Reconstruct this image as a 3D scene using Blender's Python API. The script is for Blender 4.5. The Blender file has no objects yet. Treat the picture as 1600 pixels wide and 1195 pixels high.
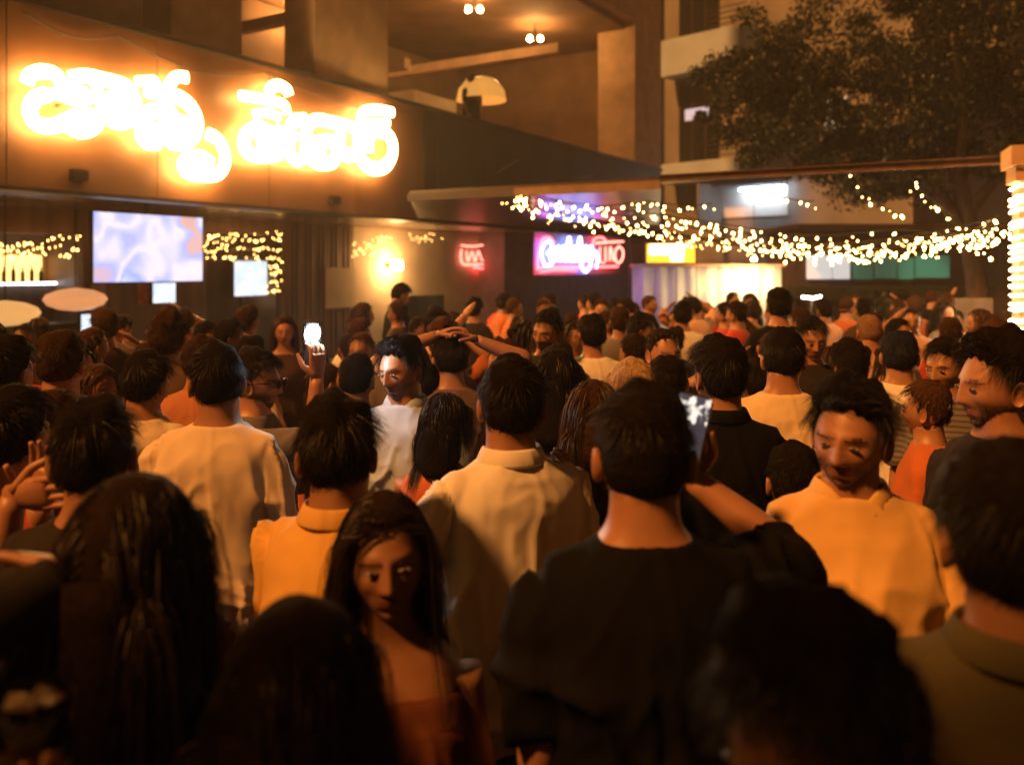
import bpy, bmesh, math, random
import numpy as np
from mathutils import Vector, Matrix

rng = np.random.default_rng(11)
random.seed(11)
R = math.radians
scene = bpy.context.scene
COL = scene.collection

# ------------------------------------------------------------------ camera
HC, F, V0, U0 = 1.95, 1330.0, 420.0, 800.0        # eye height, focal length and horizon in photo pixels
cam_d = bpy.data.cameras.new('camera')
cam = bpy.data.objects.new('camera', cam_d); COL.objects.link(cam)
cam.location = (0, 0, HC); cam.rotation_euler = (R(90), 0, 0)
cam_d.sensor_width = 36.0
cam_d.lens = 36.0 * F / 1600.0
cam_d.shift_y = -(1195 / 2 - V0) / 1600.0
cam_d.clip_start = 0.05; cam_d.clip_end = 3000
cam_d.dof.use_dof = True
cam_d.dof.focus_distance = 2.9
cam_d.dof.aperture_fstop = 2.0
scene.camera = cam

# ------------------------------------------------------------------ light
SUN_DIR = Vector((-0.54, -0.38, 0.75)).normalized()   # towards the light
world = bpy.data.worlds.new('World'); scene.world = world; world.use_nodes = True
nt = world.node_tree
bg = nt.nodes['Background']
sky = nt.nodes.new('ShaderNodeTexSky'); sky.sky_type = 'NISHITA'; sky.sun_disc = False
sky.sun_elevation = math.asin(SUN_DIR.z); sky.sun_rotation = math.atan2(SUN_DIR.x, SUN_DIR.y)
nt.links.new(sky.outputs[0], bg.inputs[0]); bg.inputs[1].default_value = 0.00025
sun_d = bpy.data.lights.new('sun', 'SUN'); sun_d.energy = 2.9; sun_d.angle = R(5)
sun_d.color = (1.0, 0.35, 0.07)
sun = bpy.data.objects.new('sun', sun_d); COL.objects.link(sun)
sun.rotation_euler = SUN_DIR.to_track_quat('Z', 'Y').to_euler()
sun.location = (-6, -4, 9)
scene.view_settings.view_transform = 'Standard'
scene.view_settings.look = 'None'
scene.view_settings.exposure = 0.9
scene.view_settings.gamma = 1
try:
    scene.cycles.use_denoising = True
    scene.cycles.denoiser = 'OPENIMAGEDENOISE'
    scene.cycles.use_light_tree = True
    scene.cycles.max_bounces = 6; scene.cycles.diffuse_bounces = 3; scene.cycles.glossy_bounces = 3
    scene.cycles.transmission_bounces = 6
    scene.cycles.sample_clamp_indirect = 4.0
    scene.cycles.caustics_reflective = False; scene.cycles.caustics_refractive = False
except Exception as e:
    print(e)

# ------------------------------------------------------------------ helpers
def at(u, v, Y):
    return Vector(((u - U0) / F * Y, Y, HC + (V0 - v) / F * Y))

def tag(o, label=None, cat=None, group=None, kind=None):
    if label: o['label'] = label
    if cat: o['category'] = cat
    if group: o['group'] = group
    if kind: o['kind'] = kind
    return o

def empty(name, loc=(0, 0, 0), rz=0.0, label=None, cat=None, group=None, parent=None):
    o = bpy.data.objects.new(name, None); COL.objects.link(o)
    o.location = loc; o.rotation_euler = (0, 0, rz); o.empty_display_size = 0.1
    if parent: o.parent = parent
    return tag(o, label, cat, group)

def link(name, me, parent=None, loc=None, rot=None):
    o = bpy.data.objects.new(name, me); COL.objects.link(o)
    if parent: o.parent = parent
    if loc is not None: o.location = loc
    if rot is not None: o.rotation_euler = rot
    return o

class MB:
    """collects shapes for ONE mesh"""
    def __init__(s): s.v = []; s.f = []; s.m = []; s.n = 0
    def add(s, V, Fc, mi=0):
        V = np.asarray(V, float).reshape(-1, 3); b = s.n
        s.v.append(V); s.n += len(V)
        for q in Fc: s.f.append(tuple(int(i) + b for i in q)); s.m.append(mi)
        return s
    def box(s, c, h, mi=0, M=None):
        c = np.array(c, float); h = np.array(h, float)
        V = np.array([[x, y, z] for x in (-1, 1) for y in (-1, 1) for z in (-1, 1)], float) * h
        if M is not None: V = V @ np.array(M).T
        V = V + c
        Fc = [(0, 1, 3, 2), (4, 6, 7, 5), (0, 4, 5, 1), (2, 3, 7, 6), (0, 2, 6, 4), (1, 5, 7, 3)]
        return s.add(V, Fc, mi)
    def prism(s, poly, d, mi=0):
        """poly: list of 3D points, d: extrusion vector"""
        P = np.array(poly, float); n = len(P); d = np.array(d, float)
        V = np.vstack([P, P + d])
        Fc = [tuple(range(n))[::-1], tuple(range(n, 2 * n))] + [(i, (i + 1) % n, n + (i + 1) % n, n + i) for i in range(n)]
        return s.add(V, Fc, mi)
    def loft(s, rings, mi=0, caps=True):
        k = len(rings); n = len(rings[0]); V = np.vstack(rings)
        Fc = []
        for i in range(k - 1):
            for j in range(n):
                a = i * n + j; b = i * n + (j + 1) % n
                Fc.append((a, b, b + n, a + n))
        if caps:
            V = np.vstack([V, rings[0].mean(0), rings[-1].mean(0)])
            c0, c1 = k * n, k * n + 1
            for j in range(n):
                Fc.append((c0, (j + 1) % n, j)); Fc.append((c1, (k - 1) * n + j, (k - 1) * n + (j + 1) % n))
        return s.add(V, Fc, mi)
    def tube(s, pts, rad, n=12, mi=0, caps=True, flat=1.0, side=None):
        return s.loft(tube_rings(pts, rad, n, flat, side), mi, caps)
    def lathe(s, prof, c=(0, 0, 0), n=20, mi=0, caps=True):
        rings = []
        a = np.linspace(0, 2 * np.pi, n, endpoint=False)
        for r, z in prof:
            rings.append(np.stack([np.cos(a) * r + c[0], np.sin(a) * r + c[1], np.full(n, z + c[2])], 1))
        return s.loft(rings, mi, caps)
    def mesh(s, name, mats, smooth=True):
        me = bpy.data.meshes.new(name)
        V = np.vstack(s.v) if s.v else np.zeros((0, 3))
        me.from_pydata(V.tolist(), [], s.f)
        for m in (mats if isinstance(mats, (list, tuple)) else [mats]): me.materials.append(m)
        me.polygons.foreach_set('material_index', s.m)
        me.polygons.foreach_set('use_smooth', [smooth] * len(s.f))
        me.update()
        return me
    def build(s, name, mats, parent=None, loc=None, rot=None, smooth=False):
        return link(name, s.mesh(name, mats, smooth), parent, loc, rot)

def tube_rings(pts, rad, n=12, flat=1.0, side=None):
    P = np.array(pts, float); k = len(P)
    rad = np.broadcast_to(np.asarray(rad, float), (k,)) if np.ndim(rad) < 2 else np.asarray(rad, float)
    T = np.gradient(P, axis=0); T /= np.linalg.norm(T, axis=1)[:, None] + 1e-9
    if side is None:
        up = np.array([0, 0, 1.0]) if abs(T[0][2]) < .9 else np.array([0, 1.0, 0])
        side = np.cross(T[0], up)
    A = np.array(side, float); rings = []
    a = np.linspace(0, 2 * np.pi, n, endpoint=False)
    for i in range(k):
        A = A - T[i] * A.dot(T[i]); A /= np.linalg.norm(A) + 1e-9
        B = np.cross(T[i], A)
        r = rad[i]
        ra, rb = (r, r * flat) if np.ndim(r) == 0 else (r[0], r[1])
        rings.append(P[i] + np.outer(np.cos(a) * ra, A) + np.outer(np.sin(a) * rb, B))
    return rings

def smooth_path(pts, vals=None, n=24):
    """Catmull-Rom through pts"""
    P = np.array(pts, float); k = len(P)
    if vals is not None:
        Wd = np.array(vals, float); Wd = Wd.reshape(k, -1); P = np.hstack([P, Wd])
    E = np.vstack([2 * P[0] - P[1], P, 2 * P[-1] - P[-2]])
    t = np.linspace(0, k - 1 - 1e-6, n); i = t.astype(int); f = (t - i)[:, None]
    p0, p1, p2, p3 = E[i], E[i + 1], E[i + 2], E[i + 3]
    Q = .5 * ((2 * p1) + (-p0 + p2) * f + (2 * p0 - 5 * p1 + 4 * p2 - p3) * f ** 2 + (-p0 + 3 * p1 - 3 * p2 + p3) * f ** 3)
    if vals is None: return Q
    w = Q[:, 3:]
    return Q[:, :3], (w[:, 0] if w.shape[1] == 1 else w)

def vnoise(P, seed=0):
    P = np.asarray(P, float) + seed * 17.31; I = np.floor(P).astype(np.int64); f = P - I; f = f * f * (3 - 2 * f)
    def h(a, b, c):
        x = (a * 374761393 + b * 668265263 + c * 2147483647 + seed * 144665) & 0x7fffffff
        x = ((x ^ (x >> 13)) * 1274126177) & 0x7fffffff
        return ((x ^ (x >> 16)) & 0xffff) / 32767.5 - 1
    i, j, k = I[:, 0], I[:, 1], I[:, 2]; fx, fy, fz = f[:, 0], f[:, 1], f[:, 2]
    L = lambda a, b, t: a + (b - a) * t
    return L(L(L(h(i, j, k), h(i + 1, j, k), fx), L(h(i, j + 1, k), h(i + 1, j + 1, k), fx), fy),
             L(L(h(i, j, k + 1), h(i + 1, j, k + 1), fx), L(h(i, j + 1, k + 1), h(i + 1, j + 1, k + 1), fx), fy), fz)

# ------------------------------------------------------------------ materials
MATS = {}
def new_mat(name):
    m = bpy.data.materials.new(name); m.use_nodes = True
    return m, m.node_tree, m.node_tree.nodes['Principled BSDF']

def surf(name, rgb, rough=.6, metal=0.0, var=.25, scale=6.0, bump=.15, bscale=40.0, stretch=(1, 1, 1), spec=.5, coat=0.0, sheen=0.0):
    """procedural surface: base colour broken by two noises, fine bump"""
    if name in MATS: return MATS[name]
    m, t, p = new_mat(name); N = t.nodes.new; L = t.links.new
    tc = N('ShaderNodeTexCoord'); mp = N('ShaderNodeMapping'); mp.inputs['Scale'].default_value = stretch
    L(tc.outputs['Object'], mp.inputs['Vector'])
    n1 = N('ShaderNodeTexNoise'); n1.inputs['Scale'].default_value = scale; n1.inputs['Detail'].default_value = 5
    n2 = N('ShaderNodeTexNoise'); n2.inputs['Scale'].default_value = bscale; n2.inputs['Detail'].default_value = 4
    L(mp.outputs[0], n1.inputs['Vector']); L(mp.outputs[0], n2.inputs['Vector'])
    r = N('ShaderNodeValToRGB'); c = np.array(rgb)
    r.color_ramp.elements[0].position = .3; r.color_ramp.elements[1].position = .72
    r.color_ramp.elements[0].color = (*np.clip(c * (1 - var), 0, 1), 1); r.color_ramp.elements[1].color = (*np.clip(c * (1 + var * .6), 0, 1), 1)
    L(n1.outputs['Fac'], r.inputs['Fac']); L(r.outputs['Color'], p.inputs['Base Color'])
    rr = N('ShaderNodeMapRange'); rr.inputs['To Min'].default_value = max(.02, rough - .12); rr.inputs['To Max'].default_value = min(1, rough + .12)
    L(n2.outputs['Fac'], rr.inputs['Value']); L(rr.outputs[0], p.inputs['Roughness'])
    b = N('ShaderNodeBump'); b.inputs['Strength'].default_value = bump; b.inputs['Distance'].default_value = .01
    L(n2.outputs['Fac'], b.inputs['Height']); L(b.outputs[0], p.inputs['Normal'])
    p.inputs['Metallic'].default_value = metal
    p.inputs['Specular IOR Level'].default_value = spec
    p.inputs['Coat Weight'].default_value = coat
    p.inputs['Sheen Weight'].default_value = sheen
    MATS[name] = m
    return m

def glow(name, rgb, strength):
    if name in MATS: return MATS[name]
    m, t, p = new_mat(name)
    p.inputs['Base Color'].default_value = (*rgb, 1); p.inputs['Emission Color'].default_value = (*rgb, 1)
    p.inputs['Emission Strength'].default_value = strength; p.inputs['Roughness'].default_value = .4
    MATS[name] = m
    return m

def cloth(rgb, pat=None):
    key = 'cloth_' + '_'.join('%03d' % int(x * 999) for x in rgb) + (pat or '')
    if key in MATS: return MATS[key]
    m = surf(key, rgb, rough=.85, var=.16, scale=5, bump=.10, bscale=420, spec=.2 if max(rgb) > .1 else .08, sheen=.15 if max(rgb) > .1 else 0.0)
    if True:      # wrinkle relief on top of the weave
        t = m.node_tree; p = t.nodes['Principled BSDF']; N = t.nodes.new; L = t.links.new
        tc = N('ShaderNodeTexCoord'); mp = N('ShaderNodeMapping'); mp.inputs['Scale'].default_value = (1, 1, .28); L(tc.outputs['Object'], mp.inputs['Vector'])
        nz = N('ShaderNodeTexNoise'); nz.noise_type = 'RIDGED_MULTIFRACTAL'; nz.inputs['Scale'].default_value = 9; nz.inputs['Detail'].default_value = 3; nz.inputs['Distortion'].default_value = .8; L(mp.outputs[0], nz.inputs['Vector'])
        b2 = N('ShaderNodeBump'); b2.inputs['Strength'].default_value = .55; b2.inputs['Distance'].default_value = .02; L(nz.outputs['Fac'], b2.inputs['Height'])
        src = p.inputs['Normal'].links[0].from_socket; L(src, b2.inputs['Normal']); L(b2.outputs[0], p.inputs['Normal'])
    if pat:
        t = m.node_tree; p = t.nodes['Principled BSDF']; N = t.nodes.new; L = t.links.new
        tc = N('ShaderNodeTexCoord'); w = N('ShaderNodeTexWave'); w.inputs['Scale'].default_value = 14 if pat == 'stripe' else 9
        w.bands_direction = 'Z' if pat == 'stripe' else 'X'
        w.inputs['Distortion'].default_value = .6
        L(tc.outputs['Object'], w.inputs['Vector'])
        src = p.inputs['Base Color'].links[0].from_socket
        mx = N('ShaderNodeMix'); mx.data_type = 'RGBA'; mx.blend_type = 'MULTIPLY'
        rp = N('ShaderNodeValToRGB'); rp.color_ramp.elements[0].color = (.35, .35, .4, 1); rp.color_ramp.elements[0].position = .25
        rp.color_ramp.elements[1].position = .4
        L(w.outputs['Fac'], rp.inputs['Fac']); mx.inputs[0].default_value = .8
        L(src, mx.inputs[6]); L(rp.outputs[0], mx.inputs[7]); L(mx.outputs[2], p.inputs['Base Color'])
    return m

def skin(tone=1.0):
    key = 'skin_%d' % int(tone * 100)
    if key in MATS: return MATS[key]
    m, t, p = new_mat(key); N = t.nodes.new; L = t.links.new
    tc = N('ShaderNodeTexCoord'); n1 = N('ShaderNodeTexNoise'); n1.inputs['Scale'].default_value = 22; n1.inputs['Detail'].default_value = 6
    L(tc.outputs['Object'], n1.inputs['Vector'])
    r = N('ShaderNodeValToRGB'); r.color_ramp.elements[0].position = .3; r.color_ramp.elements[1].position = .75
    c = np.array((.37, .195, .115)) * tone
    r.color_ramp.elements[0].color = (*(c * np.array((.86, .80, .76))), 1); r.color_ramp.elements[1].color = (*c, 1)
    L(n1.outputs['Fac'], r.inputs['Fac'])
    at_ = N('ShaderNodeAttribute'); at_.attribute_name = 'lip'
    mx = N('ShaderNodeMix'); mx.data_type = 'RGBA'; L(at_.outputs['Fac'], mx.inputs[0]); L(r.outputs[0], mx.inputs[6])
    mx.inputs[7].default_value = (.24 * tone, .075 * tone, .06 * tone, 1)
    a2 = N('ShaderNodeAttribute'); a2.attribute_name = 'stubble'
    m2 = N('ShaderNodeMix'); m2.data_type = 'RGBA'; mm = N('ShaderNodeMath'); mm.operation = 'MULTIPLY'; mm.inputs[1].default_value = .75; L(a2.outputs['Fac'], mm.inputs[0]); L(mm.outputs[0], m2.inputs[0]); L(mx.outputs[2], m2.inputs[6]); m2.inputs[7].default_value = (.02, .013, .01, 1)
    L(m2.outputs[2], p.inputs['Base Color'])
    b = N('ShaderNodeBump'); b.inputs['Strength'].default_value = .12; b.inputs['Distance'].default_value = .002
    n2 = N('ShaderNodeTexNoise'); n2.inputs['Scale'].default_value = 320; L(tc.outputs['Object'], n2.inputs['Vector'])
    L(n2.outputs['Fac'], b.inputs['Height']); L(b.outputs[0], p.inputs['Normal'])
    p.inputs['Roughness'].default_value = .46; p.inputs['Specular IOR Level'].default_value = .45
    MATS[key] = m
    return m

def hair_mat(rgb):
    key = 'hair_' + '_'.join('%03d' % int(x * 999) for x in rgb)
    if key in MATS: return MATS[key]
    m = surf(key, rgb, rough=.5, var=.5, scale=60, bump=.1, bscale=300, spec=.38)
    return m

def cap_mat(rgb):
    key = 'scalp_hair_' + '_'.join('%03d' % int(x * 999) for x in rgb)
    return surf(key, [x * .8 for x in rgb], rough=.9, var=.5, scale=80, bump=.6, bscale=220, spec=.08)

BLACK_HAIR = (.010, .007, .005); BROWN_HAIR = (.045, .022, .011); PALE_HAIR = (.42, .28, .14); DARK_BROWN = (.02, .012, .008)
M_EYE = surf('eye_white', (.19, .16, .13), rough=.5, var=.05)
M_IRIS = surf('iris', (.012, .008, .006), rough=.35, var=.1)
M_SHOE = surf('shoe_leather', (.03, .022, .018), rough=.4)
M_SOLE = surf('shoe_rubber', (.35, .34, .32), rough=.7)
# ================================================================== ground
m_ground = surf('paving', (.11, .10, .09), rough=.75, var=.35, scale=1.2, bump=.4, bscale=30)
g = MB(); g.add([(-400, -200, 0), (400, -200, 0), (400, 600, 0), (-400, 600, 0)], [(0, 1, 2, 3)])
tag(g.build('ground', m_ground), kind='structure')

# ================================================================== bar building
# facade line: starts left of the picture and runs away to the right; s = metres along it, off = metres out into the street
P0 = Vector((-5.70, 9.80, 0)); DV = Vector((.521, .854, 0)).normalized(); NV = Vector((DV.y, -DV.x, 0))
def fa(s, off, z): return P0 + DV * s + NV * off + Vector((0, 0, z))
def u_s(u, off=0.0):
    k = (u - U0) / F; b = P0 + NV * off
    return (k * b.y - b.x) / (DV.x - k * DV.y)
def on(u, v, off=0.0):
    """point of the facade plane at that offset seen at a pixel -> (s, z)"""
    s = u_s(u, off); Y = (P0 + NV * off + DV * s).y
    return s, HC + (V0 - v) / F * Y
FM = np.array([[DV.x, NV.x, 0], [DV.y, NV.y, 0], [0, 0, 1]])      # columns: along, out, up
def fbox(mb, s0, s1, o0, o1, z0, z1, mi=0):
    c = fa((s0 + s1) / 2, (o0 + o1) / 2, (z0 + z1) / 2)
    return mb.box(c, (abs(s1 - s0) / 2, abs(o1 - o0) / 2, abs(z1 - z0) / 2), mi, FM)

ZS, ZT = 2.90, 5.02            # fascia bottom and top
bar = empty('bar_building', fa(8, 0, 0), 0, 'brown clad bar with a deep glowing sign fascia and open terrace above', 'building')
def bpart(mb, name, mat, smooth=False, parent=None):
    o = mb.build(name, mat, None, smooth=smooth); o.parent = parent or bar
    o.matrix_parent_inverse = (parent or bar).matrix_basis.inverted() if parent is None else Matrix()
    return o

m_fascia = surf('fascia_cladding', (.16, .068, .024), rough=.5, var=.3, scale=1.4, bump=.25, bscale=90, stretch=(1, 1, .3))
m_fascia2 = surf('fascia_plain', (.05, .033, .024), rough=.6, var=.3, scale=1.2, bump=.2, bscale=60)
m_soffit = surf('glossy_soffit', (.20, .13, .085), rough=.22, var=.25, scale=2, bump=.04, bscale=14, spec=.6)
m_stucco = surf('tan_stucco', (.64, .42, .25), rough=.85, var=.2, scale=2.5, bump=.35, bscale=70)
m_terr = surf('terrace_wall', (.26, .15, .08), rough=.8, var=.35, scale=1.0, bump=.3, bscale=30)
m_wood = surf('dark_wood', (.22, .125, .085), rough=.5, var=.4, scale=5, bump=.3, bscale=50, stretch=(1, 1, .12))
m_beige = surf('beige_plaster', (.58, .47, .33), rough=.8, var=.18, scale=1.6, bump=.2, bscale=50)
m_plum = surf('plum_column', (.20, .11, .15), rough=.55, var=.3, scale=3)
m_glass = surf('dark_window_glass', (.05, .035, .03), rough=.08, var=.3, scale=1.5, bump=.02, bscale=3, spec=.8)
m_steel = surf('painted_steel', (.045, .032, .026), rough=.45, var=.3, metal=.3)
m_rust = surf('rusty_beam', (.09, .038, .02), rough=.6, var=.45, scale=9, bump=.3, bscale=60)

s_j = u_s(664)
edges = list(np.linspace(-6, s_j, 8)) + list(np.linspace(s_j, 20.0, 7))[1:]
for i, (a, b) in enumerate(zip(edges[:-1], edges[1:])):
    mb = MB(); fbox(mb, a + .006, b - .006, -.28, 0, ZS, ZT)
    bpart(mb, 'fascia_panel', m_fascia if b <= s_j + .01 else m_fascia2)
mb = MB(); fbox(mb, -6.05, 20.03, -.30, .05, ZT + .003, ZT + .07); bpart(mb, 'fascia_capping', m_steel)
mb = MB(); fbox(mb, -6.02, 20.01, -.29, .02, ZS - .05, ZS - .003); bpart(mb, 'fascia_drip_edge', m_steel)
# cable pipes running down the fascia at the joint
for u in (660, 684):
    s = u_s(u); mb = MB(); mb.tube([fa(s, .03, ZS), fa(s, .03, ZT)], .022, 8); bpart(mb, 'conduit', m_steel, True)
for (ua, ub, dip) in ((30, 180, .16), (180, 410, .22), (410, 650, .18)):
    a, c_ = u_s(ua), u_s(ub); Q = [fa(a + (c_ - a) * k, .045, ZT - .10 - dip * math.sin(math.pi * k)) for k in np.linspace(0, 1, 16)]
    mb = MB(); mb.tube(Q, .011, 6); bpart(mb, 'cable', m_steel, True)
for u in (120, 520, 760, 930):
    s = u_s(u); mb = MB(); fbox(mb, s - .10, s + .10, .002, .09, ZS + .12, ZS + .26); bpart(mb, 'junction_box', m_steel)
# soffit
mb = MB(); fbox(mb, -6, 20, -6.0, -.285, ZS + .012, ZS + .12); bpart(mb, 'soffit', m_soffit)

# ground-floor wall, three metres back, in pieces between the openings
OW = -3.0
def wall(u0, u1, z0, z1, mat, name='wall', off=OW, th=.16, s0=None, s1=None):
    a = u_s(u0, off) if s0 is None else s0; b = u_s(u1, off) if s1 is None else s1
    mb = MB(); fbox(mb, a + .002, b - .002, off - th, off, z0, z1); return bpart(mb, name, mat)
sA = u_s(130, OW)
wall(0, 130, 0, 1.05, m_wood, s0=-6)                      # bar counter front
wall(0, 130, 2.48, ZS, m_wood, s0=-6)
wall(130, 322, 0, ZS, m_wood)
wall(440, 552, 0, ZS, m_wood)
wall(322, 440, 2.62, ZS, m_wood); wall(322, 440, 0, .10, m_wood)
o = wall(322.5, 380, .105, 2.615, m_glass, 'glass_door', off=OW - .05, th=.03)
o = wall(381, 439.5, .105, 2.615, m_glass, 'glass_door', off=OW - .05, th=.03)
for u in (324, 380.5, 438):
    s = u_s(u, OW); mb = MB(); fbox(mb, s - .04, s + .04, OW - .075, OW - .015, .11, 2.61); bpart(mb, 'door_frame', m_steel)
wall(552, 786, 0, ZS, m_beige)
wall(786, 1050, 0, ZS, m_plum)
# fluted timber screen: separate slats
sa, sb = u_s(446, OW), u_s(546, OW); ns = 15
for i in range(ns):
    c = sa + (sb - sa) * (i + .5) / ns; w = (sb - sa) / ns * .34
    mb = MB(); fbox(mb, c - w, c + w, OW + .003, OW + .055 + .012 * (i % 3), .12, ZS - .02); bpart(mb, 'slat', m_wood)
# columns
for u0, u1, mt in ((166, 203, m_wood), (788, 834, m_plum)):
    a, b = u_s(u0, -2.2), u_s(u1, -2.2); mb = MB(); fbox(mb, a, b, -2.2 - (b - a), -2.2, 0, ZS); bpart(mb, 'column', mt)
    mb = MB(); fbox(mb, a - .04, b + .04, -2.24 - (b - a), -2.16, 0.002, .14); bpart(mb, 'plinth', m_steel)
# room behind the bar counter: back wall, side wall
mb = MB(); fbox(mb, -6, sA + 1.2, -5.95, -5.8, 0, ZS); bpart(mb, 'wall', m_beige)
mb = MB(); fbox(mb, sA + 1.0, sA + 1.18, -5.79, OW - .17, 0, ZS); bpart(mb, 'wall', m_wood)
mb = MB(); fbox(mb, -6, sA - .01, OW - .25, OW + .25, 1.055, 1.11); bpart(mb, 'bar_counter', m_steel)

# ---- terrace above
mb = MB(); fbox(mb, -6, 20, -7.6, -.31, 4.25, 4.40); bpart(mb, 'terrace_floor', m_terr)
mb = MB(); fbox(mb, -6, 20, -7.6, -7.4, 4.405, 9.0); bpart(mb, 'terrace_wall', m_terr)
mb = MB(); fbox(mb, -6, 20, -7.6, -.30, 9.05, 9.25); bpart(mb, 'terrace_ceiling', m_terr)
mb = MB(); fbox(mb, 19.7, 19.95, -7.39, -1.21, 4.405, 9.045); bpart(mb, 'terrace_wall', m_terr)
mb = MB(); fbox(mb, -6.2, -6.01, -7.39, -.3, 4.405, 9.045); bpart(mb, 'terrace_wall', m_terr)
mb = MB(); fbox(mb, -6, 20.0, -.9, -.02, 9.26, 10.6); bpart(mb, 'lintel', m_stucco)
for u0, u1, o0 in ((268, 378, -1.3), (492, 606, -.02)):
    a, b = u_s(u0, o0), u_s(u1, o0); mb = MB(); fbox(mb, a, b, o0 - .7, o0, 4.41, 9.04); bpart(mb, 'pier', m_stucco)
mb = MB(); fbox(mb, 17.9, 20.0, -1.2, -.01, ZT + .075, 9.255); bpart(mb, 'pier', m_stucco)
mb = MB(); fbox(mb, 17.9, 20.0, -1.2, .03, 10.61, 17); bpart(mb, 'pier', m_stucco)
for i in range(9):
    mb = MB(); fbox(mb, 18.5, 19.9, .032, .09, 11.0 + i * .24, 11.12 + i * .24); bpart(mb, 'louvre', m_fascia2)
for s, o0, o1, z in ((15.0, -.95, -7.35, 7.8), (9.2, -2.8, -7.35, 7.8), (11.6, -3.5, -7.35, 7.0), (4.2, -1.4, -7.35, 7.3)):
    mb = MB(); fbox(mb, s - .12, s + .12, o1, o0, z, z + .26); bpart(mb, 'beam', m_stucco)
for s in (1.5, 12.2, 16.6):     # openings in the terrace rear wall
    mb = MB(); fbox(mb, s - .7, s + .7, -7.398, -7.33, 4.6, 6.9); bpart(mb, 'shutter', m_wood)
mb = MB(); fbox(mb, 12.9, 14.9, -6.2, -4.3, 4.41, 6.8); bpart(mb, 'stair_core', m_beige)

# terrace lamps: pairs of small bulbs
m_bulb_up = glow('warm_bulb', (1.0, .50, .15), 260)
for (u, v, zz) in ((466, 33, 8.55), (741, 20, 8.55), (836, 65, 8.55)):
    Y = (zz - HC) * F / (V0 - v); c = at(u, v, Y)
    e = empty('twin_ceiling_lamp', (c.x, c.y, 9.05), 0, 'twin bulb ceiling lamp glowing in the open terrace above the sign', 'lamp', 'terrace lamps')
    mb = MB(); mb.tube([(0, 0, 0), (0, 0, -.32)], .015, 6); mb.box((0, 0, -.33), (.2, .03, .015)); mb.build('stem', m_steel, e)
    for dx in (-.15, .15):
        mb = MB(); mb.lathe([(.012, .08), (.05, .04), (.068, 0), (.05, -.05), (.012, -.07)], (dx, 0, -.42), 12); mb.build('bulb', m_bulb_up, e, smooth=True)

# lit sculptural lamp and the railing on the terrace
c = at(752, 140, 18.6)
e = empty('table_lamp', (c.x, c.y, 4.4), 0, 'yellow shaded lamp glowing on the terrace behind a dark head', 'lamp')
m_shade = glow('amber_shade', (1.0, .45, .09), .36)
mb = MB(); mb.lathe([(.16, 0), (.16, .03), (.025, .05), (.02, 1.35), (.0, 1.4)], n=16); mb.build('stand', m_steel, e, smooth=True)
mb = MB(); mb.lathe([(.55, 1.22), (.50, 1.45), (.34, 1.66), (.16, 1.72)], n=28, caps=False); mb.build('lamp_shade', m_shade, e, smooth=True)

# ---- canopy running out from the fascia to the lit pillar
PB = Vector((4.86, 8.0, 0)); PDIR = Vector((-4.8, 2.7, 0))
def beam_pt(u):
    k = (u - U0) / F; t = (PB.x - k * PB.y) / (-PDIR.x + k * PDIR.y); return PB + PDIR * t
c1, c2 = beam_pt(640), beam_pt(1033); cm = beam_pt(806)
f1, f2 = fa(u_s(640) + .2, .06, 0), fa(19.6, .06, 0)
m_canopy = surf('canopy_soffit', (.07, .04, .024), rough=.36, var=.25, scale=1.5, bump=.05, bscale=8, spec=.7)
m_trim = surf('canopy_trim', (.22, .14, .085), rough=.7)
cano = empty('entrance_canopy', (c1.x, c1.y, 0), 0, 'flat brown entrance canopy with shiny underside below the dark fascia', 'canopy')
inv = Matrix.Translation(cano.location).inverted()
mb = MB(); mb.prism([(c1.x, c1.y, 2.90), (c2.x, c2.y, 2.90), (f2.x, f2.y, 2.90), (f1.x, f1.y, 2.90)], (0, 0, .10))
o = mb.build('canopy_slab', m_canopy); o.parent = cano; o.matrix_parent_inverse = inv
d = (c2 - c1).normalized(); nn = Vector((d.y, -d.x, 0))
for pa, pb, mt in ((c1, cm, m_fascia2), (cm, c2, m_trim)):
    mb = MB(); mb.prism([(p + nn * w + Vector((0, 0, 2.86))) for p, w in ((pa, .005), (pb, .005), (pb, .05), (pa, .05))], (0, 0, .10))
    o = mb.build('edge_trim', mt); o.parent = cano; o.matrix_parent_inverse = inv
for kk in (.3, .62):
    pa = c1.lerp(c2, kk); pb = f1.lerp(f2, kk); mb = MB(); mb.tube([pa + Vector((0, 0, 3.03)), pb + Vector((0, 0, 4.4))], .012, 6)
    o = mb.build('stay_rod', m_steel, smooth=True); o.parent = cano; o.matrix_parent_inverse = inv

# rusty beam on to the pillar and past it
be0, be1 = beam_pt(1030), beam_pt(1900)
e = empty('steel_beam', (be0.x, be0.y, 0), 0, 'rusty steel beam spanning from the canopy to the light wrapped pillar', 'beam')
inv = Matrix.Translation(e.location).inverted()
d = (be1 - be0).normalized(); nn = Vector((d.y, -d.x, 0)) * .04
mb = MB()
for za, zb, w in ((2.945, 2.957, 1), (2.957, 3.013, .25), (3.013, 3.025, 1)):
    mb.prism([(be0 + nn * w) + Vector((0, 0, za)), (be1 + nn * w) + Vector((0, 0, za)), (be1 - nn * w) + Vector((0, 0, za)), (be0 - nn * w) + Vector((0, 0, za))], (0, 0, zb - za))
o = mb.build('girder', m_rust); o.parent = e; o.matrix_parent_inverse = inv
for k in (.97,):
    p = be0.lerp(be1, k); mb = MB(); mb.tube([(p.x, p.y, 0), (p.x, p.y, 2.928)], .05, 10); o = mb.build('post', m_rust, smooth=True); o.parent = e; o.matrix_parent_inverse = inv

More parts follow.
